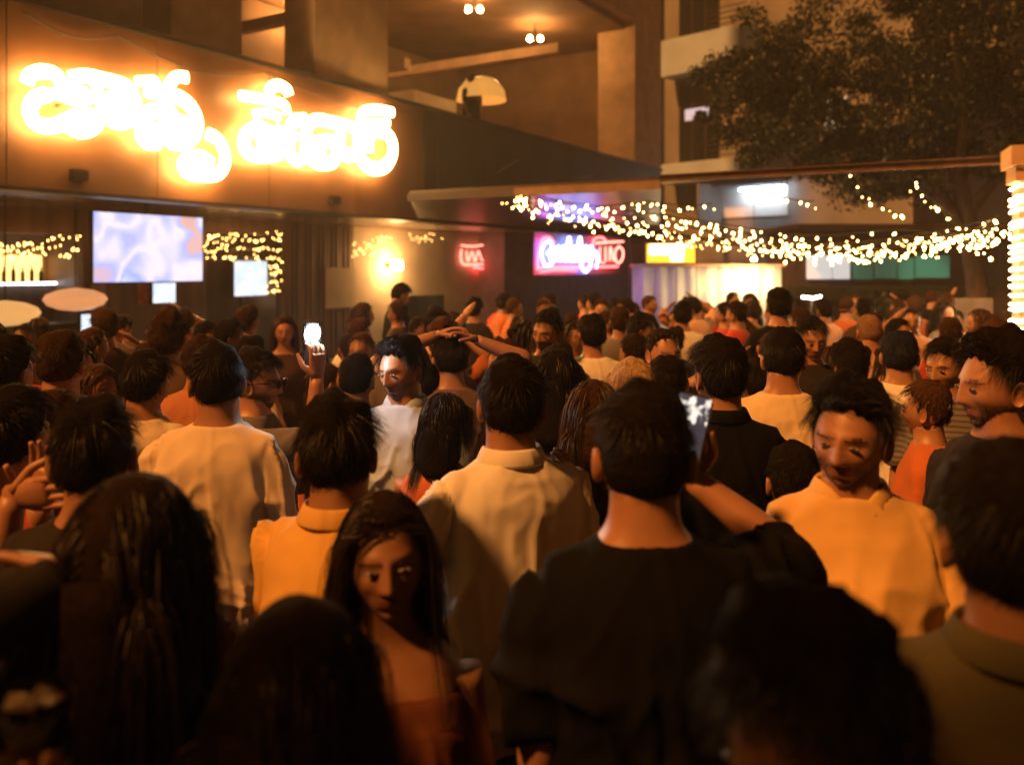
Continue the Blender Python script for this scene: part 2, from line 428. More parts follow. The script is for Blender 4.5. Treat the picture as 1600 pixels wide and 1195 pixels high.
# pillar wrapped in rope light
pp = beam_pt(1588)
e = empty('pillar', (pp.x, pp.y - .32, 0), R(-20), 'square plastered pillar with a wide cap wound with bright rope light', 'pillar')
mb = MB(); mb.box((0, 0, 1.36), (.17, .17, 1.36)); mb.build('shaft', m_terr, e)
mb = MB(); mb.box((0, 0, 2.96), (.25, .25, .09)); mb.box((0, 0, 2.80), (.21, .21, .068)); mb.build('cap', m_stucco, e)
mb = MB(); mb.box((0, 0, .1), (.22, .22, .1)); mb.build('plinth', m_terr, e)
m_rope = glow('rope_light', (1.0, .66, .30), 20)
rp = empty('rope_light', (pp.x, pp.y - .32, 0), R(-20), 'bright warm rope light wound in level turns round the pillar', 'rope light')
for i in range(22):
    z = 1.10 + i * .074 + random.uniform(-.022, .022); r = .186; tl = random.uniform(-.035, .03)
    pts = [(r, -r, z + tl), (r, r, z), (-r, r, z + .02), (-r, -r, z + .03), (r, -r, z + .055 + tl)]
    Q = []
    for a, b in zip(pts[:-1], pts[1:]):
        for t in np.linspace(0, 1, 9, endpoint=False): Q.append(np.array(a) * (1 - t) + np.array(b) * t + np.array([0, 0, .006 * math.sin(9 * t + i)]))
    mb = MB(); mb.tube(Q, .0095 * random.uniform(.75, 1.25), 6); mb.build('light_turn', m_rope, rp, smooth=True)

# ================================================================== glowing sign
m_sign = glow('sign_letter_face', (1.0, .56, .17), 21)
m_can = surf('sign_letter_return', (.30, .2, .12), rough=.4, metal=.4)
sign = empty('glowing_sign', fa(3, 0, ZS), 0, 'large blazing warm white channel letter sign on the brown fascia', 'sign')
Z1 = lambda L: [(a * .2125, 80 + b * .2125) for a, b in L]
Z2 = lambda L: [(340 + a * .2, 110 + b * .2) for a, b in L]
letters = [
    ('letter', [(Z1([(195, 235), (225, 175), (320, 150), (410, 175), (460, 250), (520, 300), (640, 320)]), 10),
                (Z1([(350, 320), (260, 350), (220, 440), (265, 530), (370, 555), (480, 520), (560, 480), (650, 470)]), 11),
                (Z1([(350, 318), (450, 325), (560, 365), (660, 350), (720, 300), (700, 240)]), 8),
                (Z1([(500, 560), (570, 595), (650, 590), (715, 545), (720, 480), (660, 470)]), 9)]),
    ('letter', [(Z1([(520, 200), (640, 185), (780, 215), (900, 245), (975, 310), (995, 410), (960, 500), (870, 530), (790, 490), (760, 400), (840, 340), (920, 380)]), 10),
                (Z1([(800, 470), (880, 430), (940, 430)]), 10)]),
    ('letter', [(Z1([(1005, 225), (1090, 220), (1140, 225), (1150, 280)]), 7),
                (Z1([(1375, 195), (1290, 195), (1220, 280), (1130, 310), (1070, 295)]), 8.5),
                (Z1([(1180, 325), (1320, 345), (1410, 420), (1450, 530), (1420, 630), (1330, 680), (1235, 650), (1200, 560), (1270, 480), (1200, 435), (1090, 460), (1045, 560), (1070, 665), (1170, 670)]), 11),
                (Z1([(1090, 570), (1190, 600), (1330, 560), (1370, 500)]), 11)]),
    ('letter', [(Z1([(1525, 610), (1600, 650), (1648, 740), (1650, 840), (1600, 905), (1500, 915), (1390, 900), (1345, 840), (1390, 785), (1480, 780), (1560, 830)]), 9.5),
                (Z1([(1420, 845), (1520, 850)]), 9)]),
    ('letter', [(Z2([(175, 200), (290, 215), (430, 245), (520, 270), (545, 340)]), 7),
                (Z2([(400, 180), (420, 135), (480, 118), (540, 150), (558, 195)]), 8),
                (Z2([(285, 345), (390, 335), (480, 365)]), 6.5),
                (Z2([(410, 480), (310, 450), (225, 500), (205, 590), (265, 660), (380, 670), (480, 650), (545, 570), (560, 470), (600, 400), (690, 390)]), 10),
                (Z2([(320, 560), (420, 555), (500, 470)]), 12)]),
    ('letter', [(Z2([(600, 480), (560, 570), (580, 680), (640, 705), (690, 650), (680, 560), (700, 460), (760, 390), (880, 405), (1050, 445)]), 9),
                (Z2([(770, 550), (715, 620), (760, 715), (890, 720), (935, 640), (890, 560), (790, 560)]), 10),
                (Z2([(960, 500), (950, 600), (1010, 665), (1085, 650)]), 10), (Z2([(830, 640), (700, 600)]), 10)]),
    ('letter', [(Z2([(1370, 330), (1250, 308), (1140, 325), (1110, 400)]), 7),
                (Z2([(1335, 412), (1230, 408), (1150, 430)]), 6),
                (Z2([(1110, 420), (1098, 560), (1120, 690), (1200, 765), (1300, 755), (1358, 680), (1368, 580), (1320, 495), (1240, 475), (1180, 520), (1180, 640)]), 10)]),
]
inv = Matrix.Translation(sign.location).inverted()
for nm, strokes in letters:
    mb = MB()
    for pix, r in strokes:
        pts = []
        Y = 0
        for (u, v) in pix:
            s, z = on(u, v, .19); pts.append(fa(s, .19, z)); Y += pts[-1].y / len(pix)
        Q = smooth_path(pts, n=max(10, 4 * len(pts)))
        rad = r * 1.06 / F * Y
        mb.tube(Q, np.full((len(Q), 2), (rad, .035)), 12, side=np.cross(np.array(NV), Q[1] - Q[0]))
    o = mb.build(nm, m_sign, smooth=True); o.parent = sign; o.matrix_parent_inverse = inv
    mb = MB(); sm = np.mean([on(u, v, .19) for pix, r in strokes for (u, v) in pix], axis=0)
    mb.tube([fa(sm[0], .0, sm[1]), fa(sm[0], .165, sm[1])], .03, 8); o = mb.build('standoff', m_can, smooth=True); o.parent = sign; o.matrix_parent_inverse = inv

# ================================================================== television and small screens
def screen_mat(name, cols, strength, scale):
    m, t, p = new_mat(name); N = t.nodes.new; L = t.links.new
    tc = N('ShaderNodeTexCoord'); n0 = N('ShaderNodeTexNoise'); n0.inputs['Scale'].default_value = scale; n0.inputs['Detail'].default_value = 3
    vo = N('ShaderNodeTexVoronoi'); vo.inputs['Scale'].default_value = scale * .9; vo.feature = 'SMOOTH_F1'
    L(tc.outputs['Object'], n0.inputs['Vector']); mxv = N('ShaderNodeMix'); mxv.data_type = 'RGBA'; mxv.inputs[0].default_value = .18
    L(tc.outputs['Object'], mxv.inputs[6]); L(n0.outputs['Color'], mxv.inputs[7]); L(mxv.outputs[2], vo.inputs['Vector'])
    sep = N('ShaderNodeSeparateColor'); L(vo.outputs['Color'], sep.inputs[0])
    r = N('ShaderNodeValToRGB'); r.color_ramp.interpolation = 'LINEAR'
    while len(r.color_ramp.elements) < len(cols): r.color_ramp.elements.new(.5)
    for i, (pos, c) in enumerate(cols): r.color_ramp.elements[i].position = pos; r.color_ramp.elements[i].color = (*c, 1)
    L(sep.outputs[0], r.inputs['Fac']); L(r.outputs[0], p.inputs['Emission Color']); p.inputs['Emission Strength'].default_value = strength
    p.inputs['Base Color'].default_value = (.02, .02, .02, 1); p.inputs['Roughness'].default_value = .2
    return m
m_tv = screen_mat('tv_picture', [(0, (.30, .36, .80)), (.14, (.9, .45, .22)), (.2, (.42, .48, 1.0)), (.45, (.9, .80, 1.0)), (.75, (.36, .44, 1.0)), (1, (.9, .86, .95))], .66, 3.6)
m_lcd = screen_mat('small_screen', [(0, (.55, .72, 1)), (.5, (.85, .93, 1)), (1, (1, 1, 1))], .9, 6)
_t = m_lcd.node_tree; _p = _t.nodes['Principled BSDF']; _w = _t.nodes.new('ShaderNodeTexWave'); _w.bands_direction = 'Z'; _w.inputs['Scale'].default_value = 7; _w.inputs['Distortion'].default_value = 4
_m = _t.nodes.new('ShaderNodeMapRange'); _m.inputs['To Min'].default_value = .35; _m.inputs['To Max'].default_value = .95
_tc = _t.nodes.new('ShaderNodeTexCoord'); _t.links.new(_tc.outputs['Object'], _w.inputs['Vector']); _t.links.new(_w.outputs['Fac'], _m.inputs['Value']); _t.links.new(_m.outputs[0], _p.inputs['Emission Strength'])
m_black = surf('black_plastic', (.02, .02, .02), rough=.35, var=.2)
def screen(name, u0, u1, v0, v1, off, mat, label, cat, brk=True, bez=.025):
    s0, z1 = on(u0, v0, off); s1, z0 = on(u1, v1, off)
    z1 = (z1 + on(u1, v0, off)[1]) / 2; z0 = (z0 + on(u0, v1, off)[1]) / 2
    e = empty(name, fa((s0 + s1) / 2, off, z0), 0, label, cat); iv = Matrix.Translation(e.location).inverted()
    def part(mb, n, m):
        o = mb.build(n, m); o.parent = e; o.matrix_parent_inverse = iv; return o
    mb = MB(); fbox(mb, s0 - bez, s1 + bez, off - .06, off, z0 - bez, z1 + bez); part(mb, 'housing', m_black)
    # the picture: an object with its own centre so the pattern sits on it
    pic = MB(); pic.box((0, 0, 0), ((s1 - s0) / 2, .002, (z1 - z0) / 2), 0, FM)
    o = pic.build('picture', mat); c = fa((s0 + s1) / 2, off + .004, (z0 + z1) / 2); o.parent = e; o.location = c - Vector(e.location)
    if brk:
        mb = MB(); sc_ = (s0 + s1) / 2
        fbox(mb, sc_ - .03, sc_ + .03, off - .12, off - .062, (z0 + z1) / 2, ZS + .01); fbox(mb, sc_ - .2, sc_ + .2, off - .118, off - .063, (z0 + z1) / 2 - .15, (z0 + z1) / 2 - .01); part(mb, 'bracket', m_steel)
    return e
screen('television', 146, 316, 336, 440, -1.2, m_tv, 'wide television with bright white and lilac picture hanging under the sign', 'television')
screen('menu_screen', 239, 274, 441, 473, -2.9, m_lcd, 'small white lit screen just below the television', 'screen', False)
screen('door_screen', 366, 417, 408, 462, -2.85, m_lcd, 'white lit screen beside the light reflections on the glass door', 'screen', False)
screen('till_screen', 127, 164, 491, 526, -2.2, m_lcd, 'pale blue till screen at the end of the bar counter', 'screen', False)
# stands so that the till screen rests on something
s0, z0 = on(145, 529, -2.2); mb = MB(); fbox(mb, s0 - .25, s0 + .25, -2.5, -2.0, 0, z0 - .03)
tag(mb.build('till_stand', m_wood), 'dark wooden stand under the pale blue till screen', 'stand')
# poster next to it
s0, z1 = on(214, 441, -2.98); s1, z0 = on(238, 476, -2.98)
mb = MB(); fbox(mb, s0, s1, -2.995, -2.975, z0, z1); tag(mb.build('poster', surf('orange_poster', (.65, .16, .05), var=.4, scale=8)), 'orange red poster beside the small screen below the television', 'poster')
s0, z1 = on(509, 418, -2.9); s1, z0 = on(556, 480, -2.9)
mb = MB(); fbox(mb, s0, s1, -2.93, -2.90, z0, z1); tag(mb.build('notice_board', m_beige), 'plain beige board mounted on the fluted timber screen', 'board')

# bar shelf with back light, bottles and cool strip
s0, z1 = on(-30, 398, -5.6); s1, z0 = on(72, 440, -5.6)
e = empty('backlit_shelf', fa((s0 + s1) / 2, -5.7, 0), 0, 'golden backlit bottle shelf behind the bar counter', 'shelf'); iv = Matrix.Translation(e.location).inverted()
def epart(mb, n, m, smooth=False):
    o = mb.build(n, m, smooth=smooth); o.parent = e; o.matrix_parent_inverse = iv; return o
mb = MB(); fbox(mb, s0 - 1, s1, -5.78, -5.74, z0, z1); epart(mb, 'back_light', glow('amber_panel', (1, .55, .16), 1.6))
mb = MB(); fbox(mb, s0 - 1, s1 + .1, -5.73, -5.45, z0 - .05, z0 - .002); epart(mb, 'shelf_board', m_wood)
mb = MB(); fbox(mb, s0 - 1, s1 + .1, -5.448, -5.43, z0 - .05, z0 - .01); epart(mb, 'light_strip', glow('cool_strip', (.75, .85, 1), 5))
mb = MB(); fbox(mb, s0 - 1, s1 + .1, -5.79, -5.5, 0.003, z0 - .056); epart(mb, 'cabinet', m_wood)
m_bot = [surf('amber_glass', (.25, .09, .02), rough=.08, var=.2), surf('green_glass', (.03, .09, .03), rough=.08, var=.2), surf('clear_glass', (.5, .42, .3), rough=.08, var=.2)]
botn = 0
for i, sx in enumerate(np.linspace(s0 - .6, s1 - .1, 11)):
    h = random.uniform(.26, .34); b = MB(); b.lathe([(.036, 0), (.038, .01), (.038, h * .58), (.03, h * .68), (.013, h * .76), (.013, h * .97), (.015, h)], n=12)
    o = b.build('bottle', m_bot[i % 3], loc=fa(sx, -5.6, z0), smooth=True)
    tag(o, ['amber', 'green', 'pale'][i % 3] + ' glass bottle standing on the golden backlit shelf', 'bottle', 'bottles on the backlit shelf, %s' % ['amber', 'green', 'pale'][i % 3])

# domed pendant lamps over the bar
m_dome = glow('peach_shade', (1.0, .42, .16), .38)
m_dome2 = glow('yellow_shade', (1.0, .50, .15), .42)
for (u, v, w, off, mt, lb) in ((118, 470, 92, -2.0, m_dome, 'peach paper lantern glowing beside the brown column'), (8, 492, 100, -1.6, m_dome2, 'yellow paper lantern glowing over the bar counter')):
    s, z = on(u, v, off); c = fa(s, off, 0); r = w / 2 / F * c.y
    e = empty('pendant_lamp', (c.x, c.y, z), 0, lb, 'lamp')
    mb = MB(); mb.lathe([(r * q, .17 * w_ + .02) for q, w_ in ((.06, -1), (.5, -.86), (.86, -.5), (1, 0), (.9, .42), (.55, .8), (.06, 1))], n=28); mb.build('lamp_shade', mt, e, smooth=True)
    mb = MB(); mb.tube([(0, 0, .15), (0, 0, ZS - z + .01)], .012, 6); mb.build('cord', m_black, e)

# sconce washing the beige room wall with amber light
sc0, zc0 = on(614, 415, -2.8)
e = empty('wall_light', fa(sc0, -2.8, zc0), 0, 'amber wall sconce washing the beige wall with warm light', 'lamp'); iv = Matrix.Translation(e.location).inverted()
mb = MB(); fbox(mb, sc0 - .05, sc0 + .05, -2.998, -2.80, zc0 - .05, zc0 + .05); epart(mb, 'bracket', m_steel)
mb = MB(); mb.lathe([(.03, -.12), (.11, -.10), (.13, 0), (.11, .10), (.03, .12)], fa(sc0, -2.68, zc0), 20); epart(mb, 'globe', glow('sconce_globe', (1, .52, .18), 120), True)
s0, z1 = on(655, 462, -1.2); s1, z0 = on(694, 500, -1.2)
e = empty('loudspeaker', fa((s0 + s1) / 2, -1.2, 0), 0, 'black loudspeaker box in front of the beige wall', 'speaker'); iv = Matrix.Translation(e.location).inverted()
mb = MB(); fbox(mb, s0, s1, -1.6, -1.2, .005, z1); epart(mb, 'cabinet', m_black)
for k, rr in ((.35, .10), (.12, .14)):
    cc = fa((s0 + s1) / 2, -1.198, z1 - k - .1); M3 = np.array([[DV.x, 0, NV.x], [DV.y, 0, NV.y], [0, 1, 0]])
    a = np.linspace(0, 2 * np.pi, 18, endpoint=False)
    rings = [np.array([cc + DV * (math.cos(x) * q * rr) + Vector((0, 0, math.sin(x) * q * rr)) + NV * w_ for x in a]) for q, w_ in ((1, 0), (1, .015), (.85, .012), (.3, .004))]
    mb = MB(); mb.loft(rings); epart(mb, 'cone', m_steel, True)

# ================================================================== neon sign and its reflection
def neon(name, off, strokes, label, plate=None):
    us = [p[0] for st in strokes for p in st[0]]; vs = [p[1] for st in strokes for p in st[0]]
    sc_, zc = on(np.mean(us), np.mean(vs), off); e = empty(name, fa(sc_, off, zc), 0, label, 'neon sign'); iv = Matrix.Translation(e.location).inverted()
    for pix, r, mat in strokes:
        pts = [fa(*(lambda q: (q[0], off, q[1]))(on(u, v, off))) for u, v in pix]
        Q = smooth_path(pts, n=max(8, 5 * len(pts))); mb = MB(); mb.tube(Q, r / F * pts[0].y, 8)
        o = mb.build('neon_tube', mat, smooth=True); o.parent = e; o.matrix_parent_inverse = iv
    if plate:
        u0, u1, v0, v1 = plate; a, z1 = on(u0, v0, off - .12); b, z0 = on(u1, v1, off - .12)
        mb = MB(); fbox(mb, a, b, off - .14, off - .10, z0, z1); o = mb.build('back_plate', m_plum); o.parent = e; o.matrix_parent_inverse = iv
        for k in (.2, .8):
            mb = MB(); sx = a + (b - a) * k; fbox(mb, sx - .01, sx + .01, off - .12, off - .10, z1, ZS + .01); o = mb.build('hanger', m_steel); o.parent = e; o.matrix_parent_inverse = iv
    return e
n_red = glow('neon_red', (1.0, .05, .05), 9.0); n_blue = glow('neon_blue', (.10, .20, 1.0), 12.0); n_wht = glow('neon_white', (.22, .40, 1.0), 9.0)
n_pink = glow('neon_rose', (1.0, .22, .16), 3.0)
ZN = lambda L: [(700 + a * .25, 330 + b * .25) for a, b in L]
loopy = []
for i, x in enumerate(range(640, 900, 34)):
    hgt = (175 if i in (3, 5) else 225)
    loopy += [(x, 300), (x + 8, hgt + 8), (x + 20, hgt), (x + 24, 300)]
script_b = ZN([(600, 330), (585, 270), (600, 210), (635, 190), (650, 230), (620, 265), (655, 280), (650, 330), (605, 340)])
neon('neon_sign', 1.9, [
    (ZN([(660, 200), (630, 165), (590, 180), (570, 250), (562, 330), (560, 370)]), 1.6, n_red),
    (ZN([(560, 355), (700, 350), (850, 352), (1060, 345)]), 1.6, n_red),
    (ZN([(575, 380), (680, 368), (800, 370)]), 1.3, n_red),
    (script_b, 1.8, n_blue),
    (ZN(loopy), 1.8, n_wht),
    (ZN([(640, 312), (720, 306), (800, 312), (890, 304)]), 1.4, n_blue),
    (ZN([(840, 300), (835, 350), (860, 380), (885, 350), (900, 290), (920, 250), (935, 300), (925, 355)]), 1.9, n_blue),
    (ZN([(905, 230), (915, 175), (960, 165), (985, 185)]), 1.5, n_red),
    (ZN([(925, 200), (1000, 195), (1095, 190)]), 1.5, n_pink),
    (ZN([(950, 225), (950, 310), (975, 325)]), 1.3, n_pink), (ZN([(985, 225), (985, 315)]), 1.3, n_pink), (ZN([(1010, 310), (1015, 225), (1035, 310)]), 1.3, n_pink),
    (ZN([(1070, 220), (1046, 250), (1046, 300), (1068, 325), (1092, 290), (1092, 245), (1070, 220)]), 1.5, n_pink),
], 'blue and white neon script with red underline on the plum column wall', plate=(833, 985, 362, 428))
neon('neon_reflection', -2.9, [  # added glowing tubes stand in for the neon sign's reflection
    (ZN([(85, 240), (80, 290), (95, 330), (150, 335), (235, 330)]), 1.2, n_pink),
    (ZN([(85, 215), (160, 220), (260, 205)]), 1.0, n_pink),
    (ZN([(115, 250), (125, 315), (150, 255), (170, 315), (190, 250), (215, 310), (235, 245)]), 1.0, n_pink),
    (ZN([(262, 190), (280, 260), (275, 330), (268, 360)]), 1.3, n_red), (ZN([(300, 190), (305, 260), (318, 340), (330, 378)]), 1.3, n_red),
    (ZN([(160, 352), (250, 360), (350, 355)]), 1.2, n_red)], 'neon reflection put in as dim red tubes on the beige wall left of the plum column')

# ================================================================== lit stall at the end of the yard, with its lightbox
m_white = surf('white_fabric', (.74, .70, .62), rough=.8, var=.1, scale=3, bump=.4, bscale=20, stretch=(6, 6, .4))
YB = 19.0
x0, x1 = at(988, 0, YB).x, at(1222, 0, YB).x; zt = at(0, 417, YB).z
e = empty('white_stall', ((x0 + x1) / 2, YB, 0), 0, 'white fabric fronted stall glowing behind the crowd', 'stall')
def ep(mb, n, m, smooth=False):
    o = mb.build(n, m, smooth=smooth); o.parent = e; o.location = -Vector(e.location); return o
npan = 7
for i in range(npan):
    a = x0 + (x1 - x0) * i / npan; b = x0 + (x1 - x0) * (i + 1) / npan
    k = 14; xs = np.linspace(a + .006, b - .006, k); ys = YB + .03 * np.sin(np.linspace(0, 9, k) + i * 2)
    V = [(x, y, z) for z in (.05, zt) for x, y in zip(xs, ys)]
    mb = MB(); mb.add(V, [(j, j + 1, j + 1 + k, j + k) for j in range(k - 1)]); o = ep(mb, 'fabric_panel', m_white, True)
    o.modifiers.new('thick', 'SOLIDIFY').thickness = .01
mb = MB(); mb.box(((x0 + x1) / 2, YB, zt + .03), ((x1 - x0) / 2 + .05, .06, .03)); ep(mb, 'top_rail', m_stucco)
for xx in (x0 - .03, x1 + .03):
    mb = MB(); mb.box((xx, YB + .1, zt / 2), (.03, .03, zt / 2)); ep(mb, 'post', m_steel)
# spot lamp that lights it
for (u, lab) in ((1178, 'small spot lamp hung from the string light wire before the white stall'),):
    c = at(u, 404, YB - .75)
    l = empty('spot_lamp', c, 0, lab, 'lamp')
    mb = MB(); mb.lathe([(.03, .10), (.055, .08), (.075, 0), (.06, -.005)], n=14); mb.build('lamp_head', m_black, l, smooth=True)
    mb = MB(); mb.tube([(0, 0, .09), (0, 0, 1.2)], .006, 5); mb.build('cord', m_black, l)
    mb = MB(); mb.lathe([(.052, -.008), (.05, -.02), (.02, -.03)], n=12); mb.build('bulb', glow('spot_bulb', (1, .70, .36), 1900), l, smooth=True)
# lightbox on the stall's top rail
lx0, lx1 = at(1008, 0, YB).x, at(1087, 0, YB).x; lz0, lz1 = at(0, 417, YB).z + .065, at(0, 379, YB).z
e = empty('lightbox_sign', ((lx0 + lx1) / 2, YB, lz0), 0, 'yellow and white glowing lightbox sign standing on the white stall', 'sign')
mb = MB(); mb.box(((lx0 + lx1) / 2, YB + .05, (lz0 + lz1) / 2), ((lx1 - lx0) / 2, .08, (lz1 - lz0) / 2)); ep(mb, 'frame', m_steel)
mb = MB(); mb.box(((lx0 + lx1) / 2, YB - .04, (lz0 + lz1) / 2), ((lx1 - lx0) / 2 - .03, .008, (lz1 - lz0) / 2 - .03)); ep(mb, 'yellow_panel', glow('lightbox_yellow', (1, .50, .03), 1.0))
w = lx1 - lx0; h = lz1 - lz0
mb = MB(); mb.box((lx0 + w * .42, YB - .055, lz0 + h * .66), (w * .34, .005, h * .24)); ep(mb, 'white_panel', glow('lightbox_white', (1, .86, .5), 3.6))
mb = MB(); mb.box((lx0 + w * .62, YB - .055, lz0 + h * .27), (w * .13, .005, h * .135)); ep(mb, 'white_panel', glow('lightbox_white', (1, .86, .5), 3.6))

# ================================================================== apartment block at the end
A_ = Vector((6.05, 33, 0)); B_ = Vector((13.6, 25.5, 0)); EV = (B_ - A_).normalized(); EN = Vector((EV.y, -EV.x, 0))
if EN.y > 0: EN = -EN
EM = np.array([[EV.x, EN.x, 0], [EV.y, EN.y, 0], [0, 0, 1]])
def ae(u):
    k = (u - U0) / F; return (k * A_.y - A_.x) / (EV.x - k * EV.y)
def az(u, v): return HC + (V0 - v) / F * (A_ + EV * ae(u)).y
apt = empty('apartment_block', A_, 0, 'pale apartment block with white balcony bands and dark tall windows', 'building'); iva = Matrix.Translation(apt.location).inverted()
def abox(a0, a1, o0, o1, z0, z1, name, mat, parent=None):
    c = A_ + EV * ((a0 + a1) / 2) + EN * ((o0 + o1) / 2) + Vector((0, 0, (z0 + z1) / 2))
    mb = MB(); mb.box(c, (abs(a1 - a0) / 2, abs(o1 - o0) / 2, abs(z1 - z0) / 2), 0, EM)
    o = mb.build(name, mat); o.parent = parent or apt; o.matrix_parent_inverse = iva if parent is None else (parent.matrix_parent_inverse if False else iva)
    return o
m_apt = surf('apartment_render', (.26, .26, .25), rough=.9, var=.25, scale=.8, bump=.2, bscale=20)
m_band = surf('balcony_band', (.46, .62, .85), rough=.85, var=.15, scale=1.2, bump=.2, bscale=20)  # bluish base colour stands in for cool light on the bands
m_pane = surf('night_glass', (.012, .014, .016), rough=.12, var=.3, scale=1)
aR = ae(1420)
abox(-.4, aR, -6, -.35, 0, 16, 'wall', m_apt)
for v0, v1 in ((66, 122), (258, 288)):
    z1 = az(1060, v0); z0 = az(1060, v1)
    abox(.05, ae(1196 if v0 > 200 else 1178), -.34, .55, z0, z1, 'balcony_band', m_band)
    zr = z1
    for k in range(4):
        abox(ae(1118), ae(1196 if v0 > 200 else 1178) - .02, .46, .50, zr + .12 + .2 * k, zr + .16 + .2 * k, 'balcony_rail', m_steel)
for va, vb in ((122, 256), (-110, 64)):
    z1 = az(1085, va); z0 = az(1085, vb) + .02
    a0, a1 = ae(1054), ae(1117)
    w_ = abox(a0, a1, -.348, -.30, z0 + .05, z1 - .03, 'window', m_steel)
    for q in range(3):
        b0 = a0 + (a1 - a0) * q / 3 + .04; b1 = a0 + (a1 - a0) * (q + 1) / 3 - .04
        abox(b0, b1, -.298, -.285, z0 + .12, z1 - .12, 'pane', m_pane)
    abox(ae(1128), ae(1175), -.348, -.30, z0 + .1, z1 - .5, 'shutter', m_apt)
# pale sign in the window, its cool reflection put in as a glow
a0, a1 = ae(1064), ae(1101)
abox(a0, a1, -.28, -.27, az(1080, 186), az(1080, 168), 'sign_reflection', glow('sign_reflection', (.45, .5, .65), .42))
# bright porch with tube light
a0, a1 = ae(1120), ae(1224); z0, z1 = az(1170, 338), az(1170, 291)
abox(a0, a1, -.348, -.31, z0, z1, 'porch_wall', surf('porch_white', (.8, .8, .78), rough=.7, var=.05))
abox(a0 - .1, a0 - .005, -.345, 1.2, z0 - .3, z1 + .1, 'porch_side', m_apt)
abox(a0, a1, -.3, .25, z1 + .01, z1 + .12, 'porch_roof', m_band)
tl = empty('tube_light', A_ + EV * ae(1192) + EN * .1 + Vector((0, 0, z1 - .12)), 0, 'cool white tube light glaring in the porch of the apartment block', 'lamp')
mb = MB(); mb.box((0, 0, 0), (.85, .04, .035), 0, EM); mb.build('tube', glow('cool_tube', (.86, .94, 1), 22), tl)
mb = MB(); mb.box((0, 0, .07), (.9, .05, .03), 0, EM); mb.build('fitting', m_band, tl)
# lit upper window glimpsed through the tree
abox(ae(1284), ae(1318), -.34, -.30, az(1300, 200), az(1300, 152), 'lit_window', glow('pale_window', (.62, .72, .55), .34))

# ================================================================== low shop behind the hedge
YS = 23.5
e = empty('low_shop', (at(1370, 0, YS).x, YS, 0), 0, 'low shop with white lit window and green lit panels behind the hedge', 'shop')
def wbox(u0, u1, v0, v1, Y0, Y1, name, mat):
    p, q = at(u0, v1, Y0), at(u1, v0, Y0); mb = MB(); mb.box(((p.x + q.x) / 2, (Y0 + Y1) / 2, (p.z + q.z) / 2), ((q.x - p.x) / 2, (Y1 - Y0) / 2, (q.z - p.z) / 2)); return ep(mb, name, mat)
mb = MB(); p, q = at(1245, 0, YS), at(1640, 0, YS); mb.box(((p.x + q.x) / 2, YS + 1.5, 1.5), ((q.x - p.x) / 2, 1.3, 1.5)); ep(mb, 'wall', surf('shop_wall', (.07, .05, .04), var=.3))
wbox(1261, 1300, 399, 436, YS + .14, YS + .18, 'window', glow('shop_window', (.80, .82, .80), .40))
wbox(1302, 1328, 399, 436, YS + .14, YS + .18, 'window', glow('shop_window', (.80, .82, .80), .40))
m_green = screen_mat('green_frosted_glass', [(0, (.02, .05, .03)), (.3, (.05, .16, .09)), (.6, (.10, .38, .2)), (1, (.25, .62, .42))], .38, 1.1)
for (u0, u1, va, vb) in ((1333, 1364, 401, 436), (1367, 1401, 399, 435), (1404, 1428, 403, 436), (1431, 1484, 399, 434)):
    wbox(u0, u1, va, vb, YS + .14, YS + .18, 'green_pane', m_green)
mb = MB(); mb.box(((p.x + q.x) / 2, YS + 1.1, 3.08), ((q.x - p.x) / 2 + .2, 1.8, .075)); ep(mb, 'roof', m_steel)

def leaf_cloud(cx, n, rad, size, seed, squash=1.0, clumps=60):
    """leaf quads spread through clumps inside an ellipsoid"""
    r = np.random.default_rng(seed)
    C = r.normal(size=(clumps, 3)); C /= np.linalg.norm(C, axis=1)[:, None]; C *= (r.random((clumps, 1)) ** .45); C *= np.array(rad) * .86
    k = r.integers(0, clumps, n); cr = (.12 + .16 * r.random(clumps)) * np.mean(rad)
    D = r.normal(size=(n, 3)); D /= np.linalg.norm(D, axis=1)[:, None]; P = C[k] + D * (r.random((n, 1)) ** .5) * cr[k][:, None] * np.array([1, 1, .7])
    a = r.normal(size=(n, 3)); a[:, 2] -= .5; a /= np.linalg.norm(a, axis=1)[:, None]; b = np.cross(a, r.normal(size=(n, 3))); b /= np.linalg.norm(b, axis=1)[:, None]
    sz = size * (.6 + .8 * r.random((n, 1)))
    V = np.stack([P - a * sz, P + b * sz * .42, P + a * sz, P - b * sz * .42], 1).reshape(-1, 3) + np.array(cx)
    me_f = np.arange(4 * n).reshape(-1, 4)
    return V, me_f, C + np.array(cx)
def fast_mesh(name, V, Fq, mat, smooth=False):
    me = bpy.data.meshes.new(name); n = len(V); k = Fq.shape[1]
    me.vertices.add(n); me.vertices.foreach_set('co', np.ascontiguousarray(V, dtype=np.float32).ravel())
    me.loops.add(Fq.size); me.loops.foreach_set('vertex_index', np.ascontiguousarray(Fq, dtype=np.int32).ravel())
    me.polygons.add(len(Fq)); me.polygons.foreach_set('loop_start', np.arange(0, Fq.size, k, dtype=np.int32)); me.polygons.foreach_set('loop_total', np.full(len(Fq), k, dtype=np.int32))
    me.polygons.foreach_set('use_smooth', np.full(len(Fq), smooth))
    me.materials.append(mat); me.update(calc_edges=True); me.validate(); return me
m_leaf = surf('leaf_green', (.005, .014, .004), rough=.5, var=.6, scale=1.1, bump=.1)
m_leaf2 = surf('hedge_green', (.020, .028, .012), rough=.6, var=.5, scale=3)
m_bark = surf('bark', (.10, .07, .045), rough=.9, var=.4, scale=10, bump=.6, bscale=40, stretch=(1, 1, .3))
